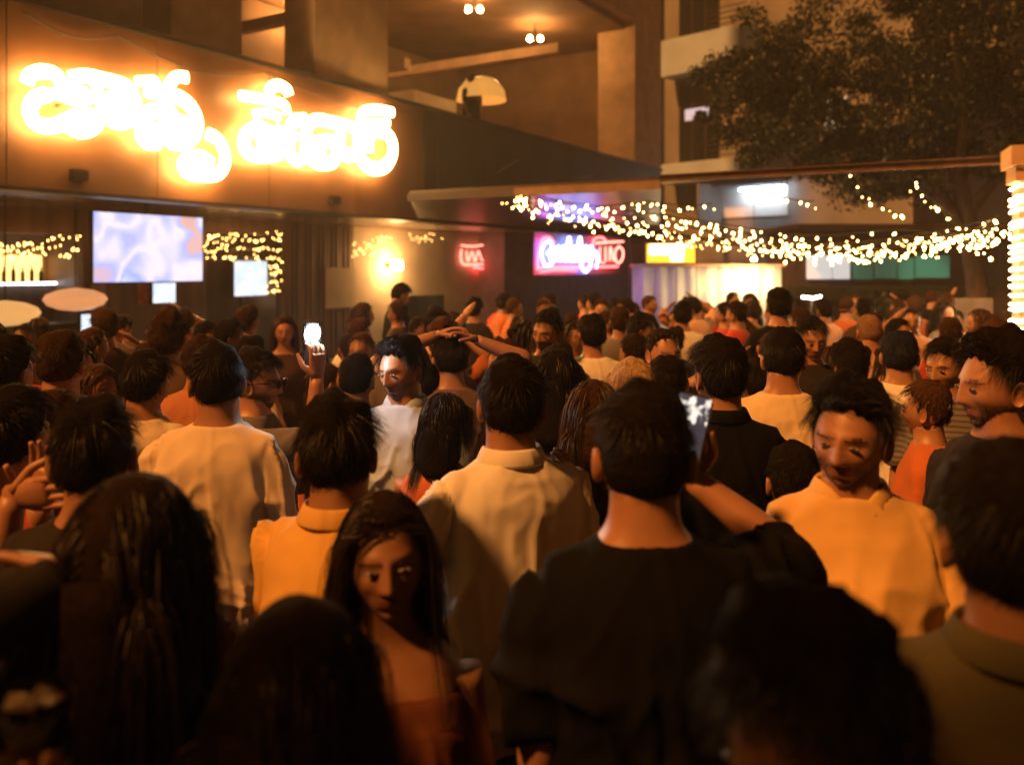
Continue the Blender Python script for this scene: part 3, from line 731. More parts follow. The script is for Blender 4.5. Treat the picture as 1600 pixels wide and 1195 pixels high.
# hedge in front of the shop
p, q = at(1236, 0, 21.5), at(1545, 0, 21.5); hz = at(0, 436, 21.5).z
V, Fq, _ = leaf_cloud(((p.x + q.x) / 2, 21.5, hz / 2), 6000, ((q.x - p.x) / 2, .5, hz / 2), .07, 5, clumps=170)
e = empty('hedge', ((p.x + q.x) / 2, 21.5, 0), 0, 'long dark clipped hedge below the green lit shop panels', 'hedge')
mb = MB(); mb.box(((p.x + q.x) / 2, 21.5, hz * .45), ((q.x - p.x) / 2, .28, hz * .44)); ep(mb, 'inner_growth', m_leaf2)
V[:, 2] = np.clip(V[:, 2], .02, hz + .08); o = link('foliage', fast_mesh('foliage', V, Fq, m_leaf2), e); o.location = -Vector(e.location); tag(o, kind='stuff')

# tree filling the upper right
tx = at(1524, 0, 15.5)
e = empty('tree', (tx.x, tx.y, 0), 0, 'big dark leafy tree spreading over the yard behind the string lights', 'tree')
base = np.array([tx.x, tx.y, 0])
limbs = [([(0, 0, 0), (.05, 0, 1.3), (-.05, .1, 2.6), (-.3, .2, 4.0)], [.24, .19, .17, .14]),
         ([(-.05, .1, 2.5), (-1.0, .2, 3.9), (-2.2, .4, 5.0), (-3.4, .5, 5.8)], [.13, .10, .07, .03]),
         ([(-.3, .2, 4.0), (-.4, .5, 5.4), (-1.0, .4, 6.9)], [.14, .09, .04]),
         ([(-.05, .1, 3.0), (.9, .1, 4.2), (2.0, .3, 5.4)], [.12, .08, .03]),
         ([(-.2, .2, 3.6), (-.6, -.7, 4.7), (-1.2, -1.5, 5.8)], [.1, .06, .03])]
mb = MB()
for pts, rad in limbs:
    Q, w_ = smooth_path(np.array(pts) + base, rad, 14); mb.tube(Q, w_, 10)
o = mb.build('trunk', m_bark, smooth=True); o.parent = e; o.location = -Vector(e.location)
Vs = []; Fs = []; n0 = 0
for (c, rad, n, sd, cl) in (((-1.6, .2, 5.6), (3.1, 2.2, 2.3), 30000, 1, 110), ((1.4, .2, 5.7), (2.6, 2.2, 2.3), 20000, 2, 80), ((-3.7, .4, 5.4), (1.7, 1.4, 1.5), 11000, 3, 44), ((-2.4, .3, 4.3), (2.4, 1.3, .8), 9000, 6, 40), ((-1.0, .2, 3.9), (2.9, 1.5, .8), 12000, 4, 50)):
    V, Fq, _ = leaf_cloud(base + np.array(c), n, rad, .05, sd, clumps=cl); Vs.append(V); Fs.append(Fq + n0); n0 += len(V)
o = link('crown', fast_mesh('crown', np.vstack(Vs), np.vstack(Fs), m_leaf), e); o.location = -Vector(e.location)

# grey panel and small lamp near the pillar
e = empty('grey_panel', (at(1522, 0, 11).x, 11, 0), 0, 'grey metal service panel on posts beside the light wrapped pillar', 'panel')
wbox(1494, 1552, 466, 520, 11, 11.05, 'sheet', surf('grey_sheet', (.35, .32, .33), rough=.5, var=.2))
for u in (1500, 1546):
    c = at(u, 0, 11.1); mb = MB(); mb.tube([(c.x, c.y, 0), (c.x, c.y, 1.55)], .03, 8); ep(mb, 'post', m_steel, True)
for (u, v, Y, lab, wd, stt) in ((1536, 514, 7.4, 'small white lamp at the foot of the light wrapped pillar', 17, 16), (1268, 464, 13.5, 'small white lamp shining over heads in front of the hedge', 15, 9)):
    c = at(u, v, Y); l = empty('post_lamp', (c.x, c.y, 0), 0, lab, 'lamp')
    mb = MB(); mb.tube([(0, 0, 0), (0, 0, c.z - .03)], .02, 8); mb.lathe([(.07, 0), (.06, .03), (.02, .05)], n=12); mb.build('post', m_steel, l, smooth=True)
    mb = MB(); w_ = wd / F * Y; mb.tube([(-w_, 0, c.z), (w_ * .1, -.02, c.z - .02), (w_, 0, c.z + .01)], .02, 8); mb.build('tube', glow('small_tube_%d' % u, (1, .88, .66), stt), l, smooth=True)

# ================================================================== string lights
m_bulb = glow('fairy_bulb', (1.0, .50, .14), 22)
bmb = MB(); bmb.lathe([(.003, .018), (.008, .013), (.0125, 0), (.008, -.012), (.003, -.016)], n=8); me_bulb = bmb.mesh('bulb', m_bulb)
bmb = MB(); bmb.lathe([(.003, .016), (.010, 0), (.003, -.014)], n=6); me_reflected = bmb.mesh('bulb', glow('reflected_bulb', (1.0, .50, .13), 9))
m_wire = surf('dark_wire', (.02, .018, .015), rough=.6)
def string(name, pts, nb, label, group, me=me_bulb, jitter=.055, wire_r=.006, rs=None):
    r = rs or rng
    Q = smooth_path([np.array(p) for p in pts], n=60)
    e = empty(name, Q[0], 0, label, 'string lights', group); o0 = Q[0]
    mb = MB(); mb.tube(Q - o0, wire_r, 4); mb.build('wire', m_wire, e)
    seg = np.linspace(0, 58.99, nb) + r.uniform(-.35, .35, nb)
    for t in seg:
        t = min(max(t, 0), 58.9); i = int(t); p = Q[i] + (Q[i + 1] - Q[i]) * (t - i)
        p = p + np.array([r.normal() * jitter, r.normal() * jitter, -abs(r.normal()) * jitter - .02])
        k_ = r.choice([.4, .55, .7, .85, 1.0, 1.25]); link('bulb', me, e, loc=tuple(p - o0), rot=(r.uniform(-.6, .6), r.uniform(-.6, .6), 0)).scale = (k_, k_, k_)
    return e
def P3(*L): return [at(u, v, Y) for (u, v, Y) in L]
lab = 'long string of warm bulbs sagging from the canopy edge to the pillar'
sets = [
    ((796, 312, 10.9), (900, 336, 10.6), (1040, 362, 10.2), (1200, 384, 9.6), (1370, 390, 9.0), (1550, 366, 8.0)),
    ((805, 318, 11.6), (930, 345, 11.3), (1080, 372, 10.8), (1240, 392, 10.0), (1400, 388, 9.2), (1553, 350, 8.1)),
    ((820, 322, 12.5), (960, 350, 12.2), (1110, 376, 11.6), (1270, 396, 10.8), (1430, 384, 9.6), (1555, 372, 8.3)),
    ((800, 306, 10.5), (960, 326, 10.2), (1100, 345, 9.8), (1260, 368, 9.2), (1420, 360, 8.6), (1552, 384, 7.9)),
    ((840, 328, 13.4), (1000, 356, 13.0), (1160, 382, 12.3), (1330, 398, 11.2), (1480, 380, 9.9), (1556, 360, 8.4)),
    ((860, 334, 14.6), (1010, 362, 14.2), (1170, 386, 13.3), (1320, 394, 12.2), (1470, 372, 10.4), (1558, 345, 8.5)),
    ((900, 342, 15.8), (1060, 366, 15.2), (1230, 384, 14.0), (1380, 380, 12.4), (1500, 364, 10.6), (1560, 338, 8.6)),
    ((826, 304, 10.4), (930, 322, 10.3), (1010, 318, 10.1), (1110, 350, 9.8), (1230, 378, 9.3), (1340, 388, 8.9)),
    ((1000, 330, 10.0), (1110, 352, 9.6), (1240, 376, 9.2), (1330, 382, 8.9), (1430, 372, 8.5), (1552, 356, 7.9)),
    ((1080, 356, 11.2), (1180, 378, 10.7), (1290, 394, 10.2), (1390, 396, 9.6), (1480, 382, 8.9), (1553, 376, 8.1)),
    ((850, 312, 10.6), (1000, 342, 10.3), (1130, 362, 9.9), (1290, 380, 9.3), (1440, 366, 8.6), (1552, 342, 8.0)),
    ((1180, 372, 12.8), (1260, 388, 12.2), (1340, 392, 11.4), (1430, 376, 10.4), (1500, 366, 9.6), (1556, 372, 8.4)),
]
for i, L in enumerate(sets):
    string('string_lights', P3(*L), 46, lab, 'bulb strings from canopy to pillar')
for L, nb, lb in ((((1335, 270, 8.95), (1352, 300, 8.9), (1378, 322, 8.9), (1405, 336, 8.8)), 9, 'short string of bulbs dropping from the middle of the rusty beam'),
                  (((1424, 280, 8.55), (1440, 298, 8.5), (1462, 318, 8.5), (1490, 338, 8.4)), 10, 'short string of bulbs dropping from the rusty beam nearer the pillar'),
                  (((1010, 314, 9.85), (1040, 318, 9.8), (1075, 322, 9.7), (1112, 318, 9.6)), 9, 'short string of bulbs looped under the canopy corner'),
                  (((1222, 308, 9.3), (1240, 312, 9.3), (1255, 314, 9.2), (1272, 314, 9.2)), 5, 'very short string of bulbs looped beside the bright porch'),
                  (((793, 314, 10.7), (805, 310, 10.7), (815, 308, 10.7), (826, 302, 10.7)), 8, 'bulb cluster tied at the canopy front corner')):
    string('string_lights', P3(*L), nb, lb, None, jitter=.03)
# tiny bulbs added on the bar front as string light reflections in the glass
def reflected_lights(u0, u1, v0, v1, off, n, label, sag):
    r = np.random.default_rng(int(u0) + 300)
    s, z = on((u0 + u1) / 2, v0, off); e = empty('light_reflections', fa(s, off, z), 0, label, 'light reflections'); o0 = np.array(e.location)
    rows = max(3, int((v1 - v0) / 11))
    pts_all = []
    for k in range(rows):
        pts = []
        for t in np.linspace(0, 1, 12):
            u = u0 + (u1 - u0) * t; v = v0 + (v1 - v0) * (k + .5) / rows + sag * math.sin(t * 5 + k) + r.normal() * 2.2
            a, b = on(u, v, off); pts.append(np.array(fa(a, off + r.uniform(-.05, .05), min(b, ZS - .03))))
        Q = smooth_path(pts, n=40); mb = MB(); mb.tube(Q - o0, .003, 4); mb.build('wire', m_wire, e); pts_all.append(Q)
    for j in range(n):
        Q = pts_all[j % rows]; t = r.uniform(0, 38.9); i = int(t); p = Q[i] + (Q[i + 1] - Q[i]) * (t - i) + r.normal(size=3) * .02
        link('bulb', me_reflected, e, loc=tuple(p - o0))
reflected_lights(-30, 126, 372, 408, -2.7, 80, 'tiny golden bulbs added as string light reflections over the bar opening', 5)
reflected_lights(319, 440, 360, 410, -2.75, 120, 'dense tiny golden bulbs added as light reflections above the glass door screen', 3)
reflected_lights(419, 441, 410, 462, -2.75, 36, 'narrow drop of golden bulbs added as light reflections right of the white door screen', 1)
reflected_lights(552, 596, 374, 404, -2.75, 34, 'golden bulbs added as light reflections at the corner of the beige wall', 3)
reflected_lights(596, 694, 368, 378, -2.75, 22, 'sparse row of golden bulbs added as light reflections above the warm wall light', 2)



# ================================================================== slatted light blocker, added unseen above the camera to dim the nearest people
m_blocker = surf('blocker_slat', (.16, .10, .05), rough=.8, var=.35, scale=8)
e = empty('slatted_light_blocker', (0, -3.4, 0), 0, 'added slatted light blocker on four posts, unseen above the camera', 'light blocker')
me_sl = None
for i in range(33):
    y = -3.7 + i * .118
    if me_sl is None:
        mb = MB(); mb.box((0, 0, 0), (6.0, .043, .008)); me_sl = mb.mesh('slat', m_blocker, False)
    link('slat', me_sl, e, loc=(-1.0, y + 3.4, 3.35))
for x in (-6.6, -2.0, 4.6):
    mb = MB(); mb.box((x, -1.8, 3.31), (.04, 2.0, .03)); ep(mb, 'blocker_rail', m_steel)
for x in (-6.6, 4.6):
    for y in (-3.6, .0):
        mb = MB(); mb.tube([(x, y, 0), (x, y, 3.278)], .05, 8); ep(mb, 'post', m_steel, True)

# ================================================================== smoky warm air over the whole yard
hz = MB(); hz.box((0, 20, 8), (60, 45, 9.3))
m_air = bpy.data.materials.new('haze_air'); m_air.use_nodes = True; t_ = m_air.node_tree
for n_ in list(t_.nodes):
    if n_.type == 'BSDF_PRINCIPLED': t_.nodes.remove(n_)
pv = t_.nodes.new('ShaderNodeVolumePrincipled'); pv.inputs['Color'].default_value = (.92, .86, .80, 1); pv.inputs['Density'].default_value = .0033
pv.inputs['Anisotropy'].default_value = .25
t_.links.new(pv.outputs[0], t_.nodes['Material Output'].inputs['Volume'])
tag(hz.build('haze', m_air), kind='stuff')
# ================================================================== people
def rotz(a): c, s = math.cos(a), math.sin(a); return np.array([[c, -s, 0], [s, c, 0], [0, 0, 1]])
def rotx(a): c, s = math.cos(a), math.sin(a); return np.array([[1, 0, 0], [0, c, -s], [0, s, c]])
def roty(a): c, s = math.cos(a), math.sin(a); return np.array([[c, 0, s], [0, 1, 0], [-s, 0, c]])
def sstep(a, b, x): t = np.clip((x - a) / (b - a), 0, 1); return t * t * (3 - 2 * t)

ICO = {}
def ico(level):
    if level not in ICO:
        bm = bmesh.new(); bmesh.ops.create_icosphere(bm, subdivisions=level, radius=1.0)
        bm.verts.ensure_lookup_table()
        ICO[level] = (np.array([v.co[:] for v in bm.verts]), np.array([[v.index for v in f.verts] for f in bm.faces])); bm.free()
    return ICO[level]

def head_shape(U, female=False, chub=0.0):
    """unit sphere directions -> head surface (face to -Y, eyes at z = 0, metres)"""
    x, y, z = U[:, 0], U[:, 1], U[:, 2]
    lo = sstep(0, 1, -z); front = sstep(.0, .9, -y); back = sstep(0, .9, y)
    wx = .0755 * (1 + .05 * back * sstep(-.2, .4, z)) * (1 - (.30 if female else .24) * lo ** 1.3 + .10 * chub * lo)
    X = wx * x
    Y = .098 * y + .006
    Z = .116 * z
    # rounder crown, flatter top
    Z = np.where(z > 0, .116 * np.sign(z) * np.abs(z) ** .96, Z)
    # nape pulled in, jaw line
    Y = Y - .052 * back * sstep(.05, .95, -z)
    # face plane
    Y = Y + .012 * front * sstep(.2, .9, z) * .6
    Y = Y + .010 * front * sstep(.3, 1.0, -z) * 0
    flat = sstep(.55, 1.0, -y); Y = Y + .006 * flat
    f = sstep(.15, .55, -y)
    G = lambda cx, cz, sx, sz: np.exp(-((np.abs(X) - cx) / sx) ** 2 - ((Z - cz) / sz) ** 2)
    d = np.zeros_like(X)
    d += .0055 * G(.028, .024, .022, .009) + .003 * G(0, .02, .012, .010)
    d -= .0085 * G(.031, .002, .017, .0115)
    d += .0045 * G(.047, -.026, .018, .016)
    d += .0042 * G(.031, .0082, .016, .0034) + .0028 * G(.031, -.0068, .015, .0030)
    t = np.clip((.016 - Z) / .054, 0, 1)
    nose = (.006 + .017 * t) * np.exp(-(X / (.0072 + .0060 * t)) ** 2) * sstep(.026, .010, Z) * sstep(-.047, -.038, Z)
    d += nose + .006 * G(.0125, -.035, .0065, .0075)
    d -= .003 * G(0.0, -.047, .012, .006)
    d += .0062 * G(0, -.0565, .019, .0052) + .0070 * G(0, -.0665, .016, .0058)
    d -= .0042 * np.exp(-(X / .024) ** 2 - ((Z + .0612) / .0022) ** 2)
    d -= .0050 * G(0, -.078, .020, .006)
    d += .0085 * G(0, -.096, .017, .013)
    d -= .0035 * G(.038, -.050, .014, .018)
    Y = Y - d * f
    P = np.stack([X, Y, Z], 1)
    lip = np.clip(np.exp(-(X / .021) ** 4 - ((Z + .0612) / .0095) ** 4) * f, 0, 1)
    return P, lip

def hairline(y):
    return np.interp(y, [-1, -.72, -.5, -.3, -.16, -.05, .08, .3, .8, 1], [.70, .58, .46, .30, .08, .00, .02, -.34, -.70, -.76])

def ear(mb, side, s=1.0):
    a = np.linspace(0, 2 * np.pi, 14, endpoint=False); rings = []
    for q, o in ((.15, .006), (.62, .003), (.92, .011), (1.0, .012), (1.02, .007), (.85, .0), (.5, -.010)):
        yy = np.cos(a) * .0165 * q; zz = np.sin(a) * .031 * q * (1 + .10 * np.sin(a)); yy = yy + .004 * np.sin(a)
        rings.append(np.stack([np.full_like(a, o), yy, zz], 1))
    Rm = rotz(side * R(-24)) if side > 0 else rotz(R(24))
    rr = []
    for r in rings:
        q = r * np.array([side, 1, 1]); q = q @ Rm.T + np.array([side * .0765, .012, -.010]); rr.append(q if side > 0 else q[::-1])
    mb.loft(rr)

def ik(S, W, l1, l2, hint):
    S, W, hint = map(lambda q: np.array(q, float), (S, W, hint)); d = W - S; L = np.linalg.norm(d)
    if L > (l1 + l2) * .985: W = S + d / L * (l1 + l2) * .985; d = W - S; L = np.linalg.norm(d)
    n = d / L; a = (l1 * l1 - l2 * l2 + L * L) / (2 * L); h = math.sqrt(max(1e-6, l1 * l1 - a * a))
    hp = hint - n * hint.dot(n); hp /= np.linalg.norm(hp) + 1e-9
    return S + n * a + hp * h, W

def add_hand(mb, W, f, p, side, curl=.35, s=1.0, n=7, spread=.05, thumb=.4):
    """W wrist, f towards the fingers, p the way the palm faces; side +1 right hand"""
    f = np.array(f, float); f /= np.linalg.norm(f); p = np.array(p, float); p -= f * p.dot(f); p /= np.linalg.norm(p) + 1e-9
    a = np.cross(f, p) * side
    W = np.array(W, float)
    pts = [W - f * .015 * s, W + f * .02 * s, W + f * .055 * s, W + f * .088 * s, W + f * .100 * s]
    mb.tube(pts, [(.027 * s, .019 * s), (.031 * s, .018 * s), (.040 * s, .016 * s), (.042 * s, .012 * s), (.034 * s, .007 * s)], max(10, n + 4), side=a)
    for off, L, k in ((.031, .073, 1.0), (.0105, .082, .95), (-.0105, .076, 1.0), (-.0305, .060, 1.12)):
        c = curl * k; b = W + f * (.088 - abs(off) * .12) * s + a * off * s; d = f * math.cos(spread * off * 30) + a * math.sin(spread * off * 30)
        P = [b - d * .012 * s]; ang = c * .55; q = b
        P.append(b)
        for seg, dc in ((.46, 1.0), (.30, 1.25), (.24, .8)):
            v = d * math.cos(ang) + p * math.sin(ang); q = q + v * L * seg * s; P.append(q); ang += c * dc
        Q, w = smooth_path(P, [.0095, .0093, .0084, .0076, .0058], 11); mb.tube(Q, w * s, n)
    b = W + f * .022 * s + a * .026 * s
    d1 = f * .62 + a * .62 + p * .35 * (1 + thumb); d1 /= np.linalg.norm(d1)
    d2 = f * .85 + a * (.40 - thumb * .5) + p * .35 * (1 + thumb); d2 /= np.linalg.norm(d2)
    Q, w = smooth_path([b - d1 * .02 * s, b + d1 * .022 * s, b + d1 * .044 * s + d2 * .0 * s, b + d1 * .044 * s + d2 * .032 * s, b + d1 * .044 * s + d2 * .055 * s], [.013, .0135, .0115, .0100, .0070], 11)
    mb.tube(Q, w * s, n)

TORSO_M = [(.80, .155, .105, .01), (.93, .165, .112, .015), (1.05, .148, .102, .005), (1.15, .148, .102, .0), (1.28, .160, .112, .005), (1.395, .160, .104, .015), (1.452, .138, .084, .02), (1.495, .092, .070, .018), (1.535, .064, .064, .012), (1.60, .060, .062, .004)]
TORSO_F = [(.80, .165, .110, .01), (.93, .172, .112, .015), (1.05, .130, .092, .005), (1.15, .125, .090, .0), (1.27, .145, .118, -.010), (1.385, .153, .098, .012), (1.442, .130, .078, .02), (1.485, .078, .060, .018), (1.53, .052, .054, .012), (1.60, .047, .052, .004)]
SHIRT_M = [(.80, .178, .138, .01), (.93, .182, .140, .012), (1.06, .174, .130, .005), (1.16, .173, .128, .0), (1.28, .178, .131, .005), (1.39, .176, .120, .015), (1.447, .154, .098, .02), (1.488, .106, .080, .018), (1.508, .084, .074, .016)]
SHIRT_F = [(.82, .176, .125, .01), (.93, .180, .126, .012), (1.05, .142, .104, .005), (1.15, .138, .102, .0), (1.27, .156, .130, -.010), (1.375, .160, .108, .012), (1.425, .140, .088, .02), (1.458, .106, .072, .018), (1.470, .086, .066, .016)]

def torso_rings(tab, s, n, k=36, widen=0.0):
    P = np.array(tab); zz = np.linspace(0, len(P) - 1, k); Q = smooth_path(np.hstack([P[:, 1:], P[:, :1]])[:, [0, 1, 3]], P[:, 3], k)
    rings = []; a = np.linspace(0, 2 * np.pi, n, endpoint=False)
    for (rx, ry, z), cy in zip(Q[0], Q[1]):
        e = .82
        cx = np.sign(np.cos(a)) * np.abs(np.cos(a)) ** e; sy = np.sign(np.sin(a)) * np.abs(np.sin(a)) ** e
        rings.append(np.stack([cx * (rx + widen), sy * (ry + widen) + cy, np.full(n, z)], 1) * s)
    return rings

PENDING = []      # shirts waiting for the voxel remesh

def strands_mesh(name, P, width, mat, tip=.25):
    """P: (N,K,3) strand points -> flat ribbons"""
    N, K, _ = P.shape
    T = np.gradient(P, axis=1); T /= np.linalg.norm(T, axis=2)[..., None] + 1e-9
    ref = rng.normal(size=(N, 1, 3)); A = np.cross(T, np.broadcast_to(ref, P.shape)); A /= np.linalg.norm(A, axis=2)[..., None] + 1e-9
    w = width * np.linspace(1, tip, K)[None, :, None]
    V = np.stack([P - A * w, P + A * w], 2).reshape(-1, 3)
    i = np.arange(N)[:, None] * (2 * K) + np.arange(K - 1)[None, :] * 2
    Fq = np.stack([i, i + 1, i + 3, i + 2], -1).reshape(-1, 4)
    return fast_mesh(name, V, Fq, mat, True)

def make_hair(style, Hm, C, s, lod, mat, female, length=.25, N=None, lift=1.0, seed=0, part=.0):
    """hair cap + strands in body space; Hm head rotation, C head centre"""
    r = np.random.default_rng(seed + 100)
    lev = 4 if lod < 2 else 3
    U, Fc = ico(lev)
    P, _ = head_shape(U, female)
    edge = U[:, 2] - hairline(U[:, 1]); long = style in ('long', 'bun', 'bob')
    if long: edge = U[:, 2] - np.minimum(hairline(U[:, 1]), np.interp(U[:, 1], [-.5, -.25, .1, 1], [.55, .0, -.45, -.75]))
    m = edge > -.02
    Nn = P - np.array([0, .004, 0]); Nn /= np.linalg.norm(Nn, axis=1)[:, None]
    top = sstep(.1, .85, U[:, 2])
    th = {'short': .006 + .020 * top, 'fade': .003 + .022 * top, 'quiff': .006 + .026 * top + .012 * sstep(.2, .9, -U[:, 1]) * top,
          'curly': .022 + .026 * top, 'long': .016 + .008 * top, 'bun': .008 + .006 * top, 'bob': .020 + .010 * top}[style] * lift
    nz = vnoise(P * 70, seed) * .35 + vnoise(P * 28, seed + 3) * .4
    if style == 'curly': nz = nz * 1.6
    if style in ('long', 'bob', 'bun'): nz = nz * .35
    cap = P + Nn * (th * (1 + nz) * sstep(-.02, .30, edge))[:, None]
    keep = m[Fc].all(1); idx = np.unique(Fc[keep]); remap = -np.ones(len(U), int); remap[idx] = np.arange(len(idx))
    capV = cap[idx]; capF = remap[Fc[keep]]
    to_body = lambda Q: (Q * s) @ Hm.T + C
    mb = MB(); mb.add(to_body(capV), capF)
    # strands
    cand = np.where(edge > .02)[0]; cnt = N or {0: 5200, 1: 2200, 2: 420}[lod]
    rt = cand[r.integers(0, len(cand), cnt)]
    root = P[rt] + r.normal(size=(cnt, 3)) * .004; nrm = Nn[rt]; tp = top[rt]
    if not long:
        K = 6
        sg = 1 if seed % 2 else -1; wh = np.array([.018 * sg, .050 + .012 * (seed % 3), .095]); comb = root - wh; comb -= nrm * (comb * nrm).sum(1)[:, None]; comb /= np.linalg.norm(comb, axis=1)[:, None] + 1e-6
        comb = comb + np.array([.55 * sg, -.25, 0]) * (sstep(.35, .9, tp))[:, None]; comb /= np.linalg.norm(comb, axis=1)[:, None] + 1e-6
        clump = vnoise(root * 55, seed + 5)[:, None] * np.cross(nrm, comb) * .55; comb = comb + clump
        if style == 'quiff':
            fr = (sstep(-.1, .7, -U[rt][:, 1]) * sstep(.3, .9, tp))[:, None]; comb = comb * (1 - fr) + np.array([.5, -.15, .45]) * fr
        L = {'short': .011 + .027 * tp, 'fade': .006 + .026 * tp, 'quiff': .011 + .036 * tp, 'curly': .024 + .026 * tp}[style] * lift * (.6 + .8 * r.random(cnt))
        d = nrm * (.30 + .25 * tp[:, None]) + comb * 1.0 + r.normal(size=(cnt, 3)) * (.12 if style != 'curly' else .5); d /= np.linalg.norm(d, axis=1)[:, None]
        t = np.linspace(0, 1, K if style != 'curly' else 9)[None, :, None]
        S = root[:, None] + nrm[:, None] * (th[rt] * .35)[:, None, None] + d[:, None] * L[:, None, None] * t
        S = S + comb[:, None] * (L * .35)[:, None, None] * t ** 2 - (np.array([0, 0, .22]) + nrm[:, None] * .38) * (L[:, None, None] * t ** 2)
        if style == 'curly':
            ph = r.uniform(0, 6.28, (cnt, 1, 1)); ax1 = np.cross(d, r.normal(size=(cnt, 3))); ax1 /= np.linalg.norm(ax1, axis=1)[:, None]; ax2 = np.cross(d, ax1)
            rad = .0075 * np.minimum(1, t * 4); S = S + ax1[:, None] * np.cos(t * 11 + ph) * rad + ax2[:, None] * np.sin(t * 11 + ph) * rad
        S = to_body(S.reshape(-1, 3)).reshape(S.shape)
        wd = {0: .00055, 1: .0009, 2: .0026}[lod] * s
        return mb, S, wd
    K = 13 if lod < 2 else 9
    root_b = to_body(root); nb = nrm @ Hm.T
    px = (root[:, 0] - part); sd = np.sign(px); comb = np.stack([sd * .75, .55 + .5 * (root[:, 1] > 0), -.15 - .2 * r.random(cnt)], 1)
    comb -= nrm * (comb * nrm).sum(1)[:, None] * .9; comb /= np.linalg.norm(comb, axis=1)[:, None] + 1e-6; d = comb @ Hm.T
    p = root_b + nb * .008 * s; S = [p]
    end = (length + .10) * (.72 + .45 * r.random(cnt)); step = end / (K - 1) * s
    wob = r.normal(size=(cnt, 3)) * .06
    for k in range(1, K):
        g_ = .20 + .40 * min(1, k / 3); d = d * (1 - g_) + np.array([0, .0, -1.0]) * g_ + wob * .25 + r.normal(size=(cnt, 3)) * .05; d /= np.linalg.norm(d, axis=1)[:, None]
        p = p + d * step[:, None]
        q = (p - C) @ Hm / s; E = np.array([.088, .112, .128]); q0 = q - np.array([0, .006, .0]); nr = np.linalg.norm(q0 / E, axis=1)
        lay = 1.02 + .13 * ((np.arange(cnt) % 7) / 7.0)
        fx = (nr < lay) & (q[:, 2] > -.09); q0[fx] *= (lay[fx] / nr[fx])[:, None]
        # keep the face clear
        fc = (q0[:, 1] < -.035) & (np.abs(q0[:, 0]) < .066) & (q0[:, 2] < .078); q0[fc, 0] = np.sign(q0[fc, 0] + 1e-6) * (.067 + .02 * r.random(fc.sum()))
        q = q0 + np.array([0, .006, 0]); p = (q * s) @ Hm.T + C
        # outside the shoulders and back
        zt = p[:, 2] / s; rx = np.interp(zt, [1.0, 1.25, 1.38, 1.44, 1.50, 1.6], [.19, .20, .20, .16, .075, 0]); ry = np.interp(zt, [1.0, 1.25, 1.38, 1.44, 1.50, 1.6], [.14, .145, .135, .10, .075, 0])
        n2 = np.sqrt((p[:, 0] / (rx * s + 1e-6)) ** 2 + ((p[:, 1] - .012 * s) / (ry * s + 1e-6)) ** 2); ins = (n2 < 1.03) & (zt < 1.52)
        p[ins, 0] *= (1.03 / np.maximum(n2[ins], .35)) ** .3; p[ins, 1] = np.where(p[ins, 1] > -.03 * s, np.maximum(p[ins, 1], .012 * s + ry[ins] * s * 1.02 * np.sqrt(np.clip(1 - (p[ins, 0] / (rx[ins] * s + 1e-6)) ** 2, .05, 1))), np.minimum(p[ins, 1], .012 * s - ry[ins] * s * 1.03 * np.sqrt(np.clip(1 - (p[ins, 0] / (rx[ins] * s + 1e-6)) ** 2, .05, 1))))
        S.append(p)
    S = np.stack(S, 1)
    if style == 'bun':
        S = S[:, :6]
    if style != 'bun':
        # solid mass under the strands, behind head and neck
        rings = []; a = np.linspace(0, 2 * np.pi, 18, endpoint=False)
        zend = C[2] - (.10 + length * .82) * s
        for t in np.linspace(0, 1, 9):
            z = C[2] + .02 * s + (zend - C[2] - .02 * s) * t
            w_ = np.interp(t, [0, .3, .7, 1], [.078, .088, .095, .05]) * s; dd = np.interp(t, [0, .3, .7, 1], [.06, .055, .04, .02]) * s
            back = np.interp(z / s, [1.2, 1.38, 1.46, 1.54, 1.65], [.150, .145, .105, .075, .055]) * s
            hx = Hm @ np.array([0, 1, 0]); ctr = np.array([C[0] + hx[0] * .02, back, z])
            rings.append(np.stack([ctr[0] + np.cos(a) * w_, ctr[1] + np.sin(a) * dd, np.full(18, z)], 1))
        mb.loft(rings)
    if style == 'bun':
        bc = np.array([0, .115, .045]); V, Fb = ico(3); q = V * .042 * (1 + .12 * vnoise(V * 6, seed)[:, None]) + bc; mb.add(to_body(q), Fb)
    wd = {0: .0009, 1: .0014, 2: .0034}[lod] * s
    return mb, S, wd

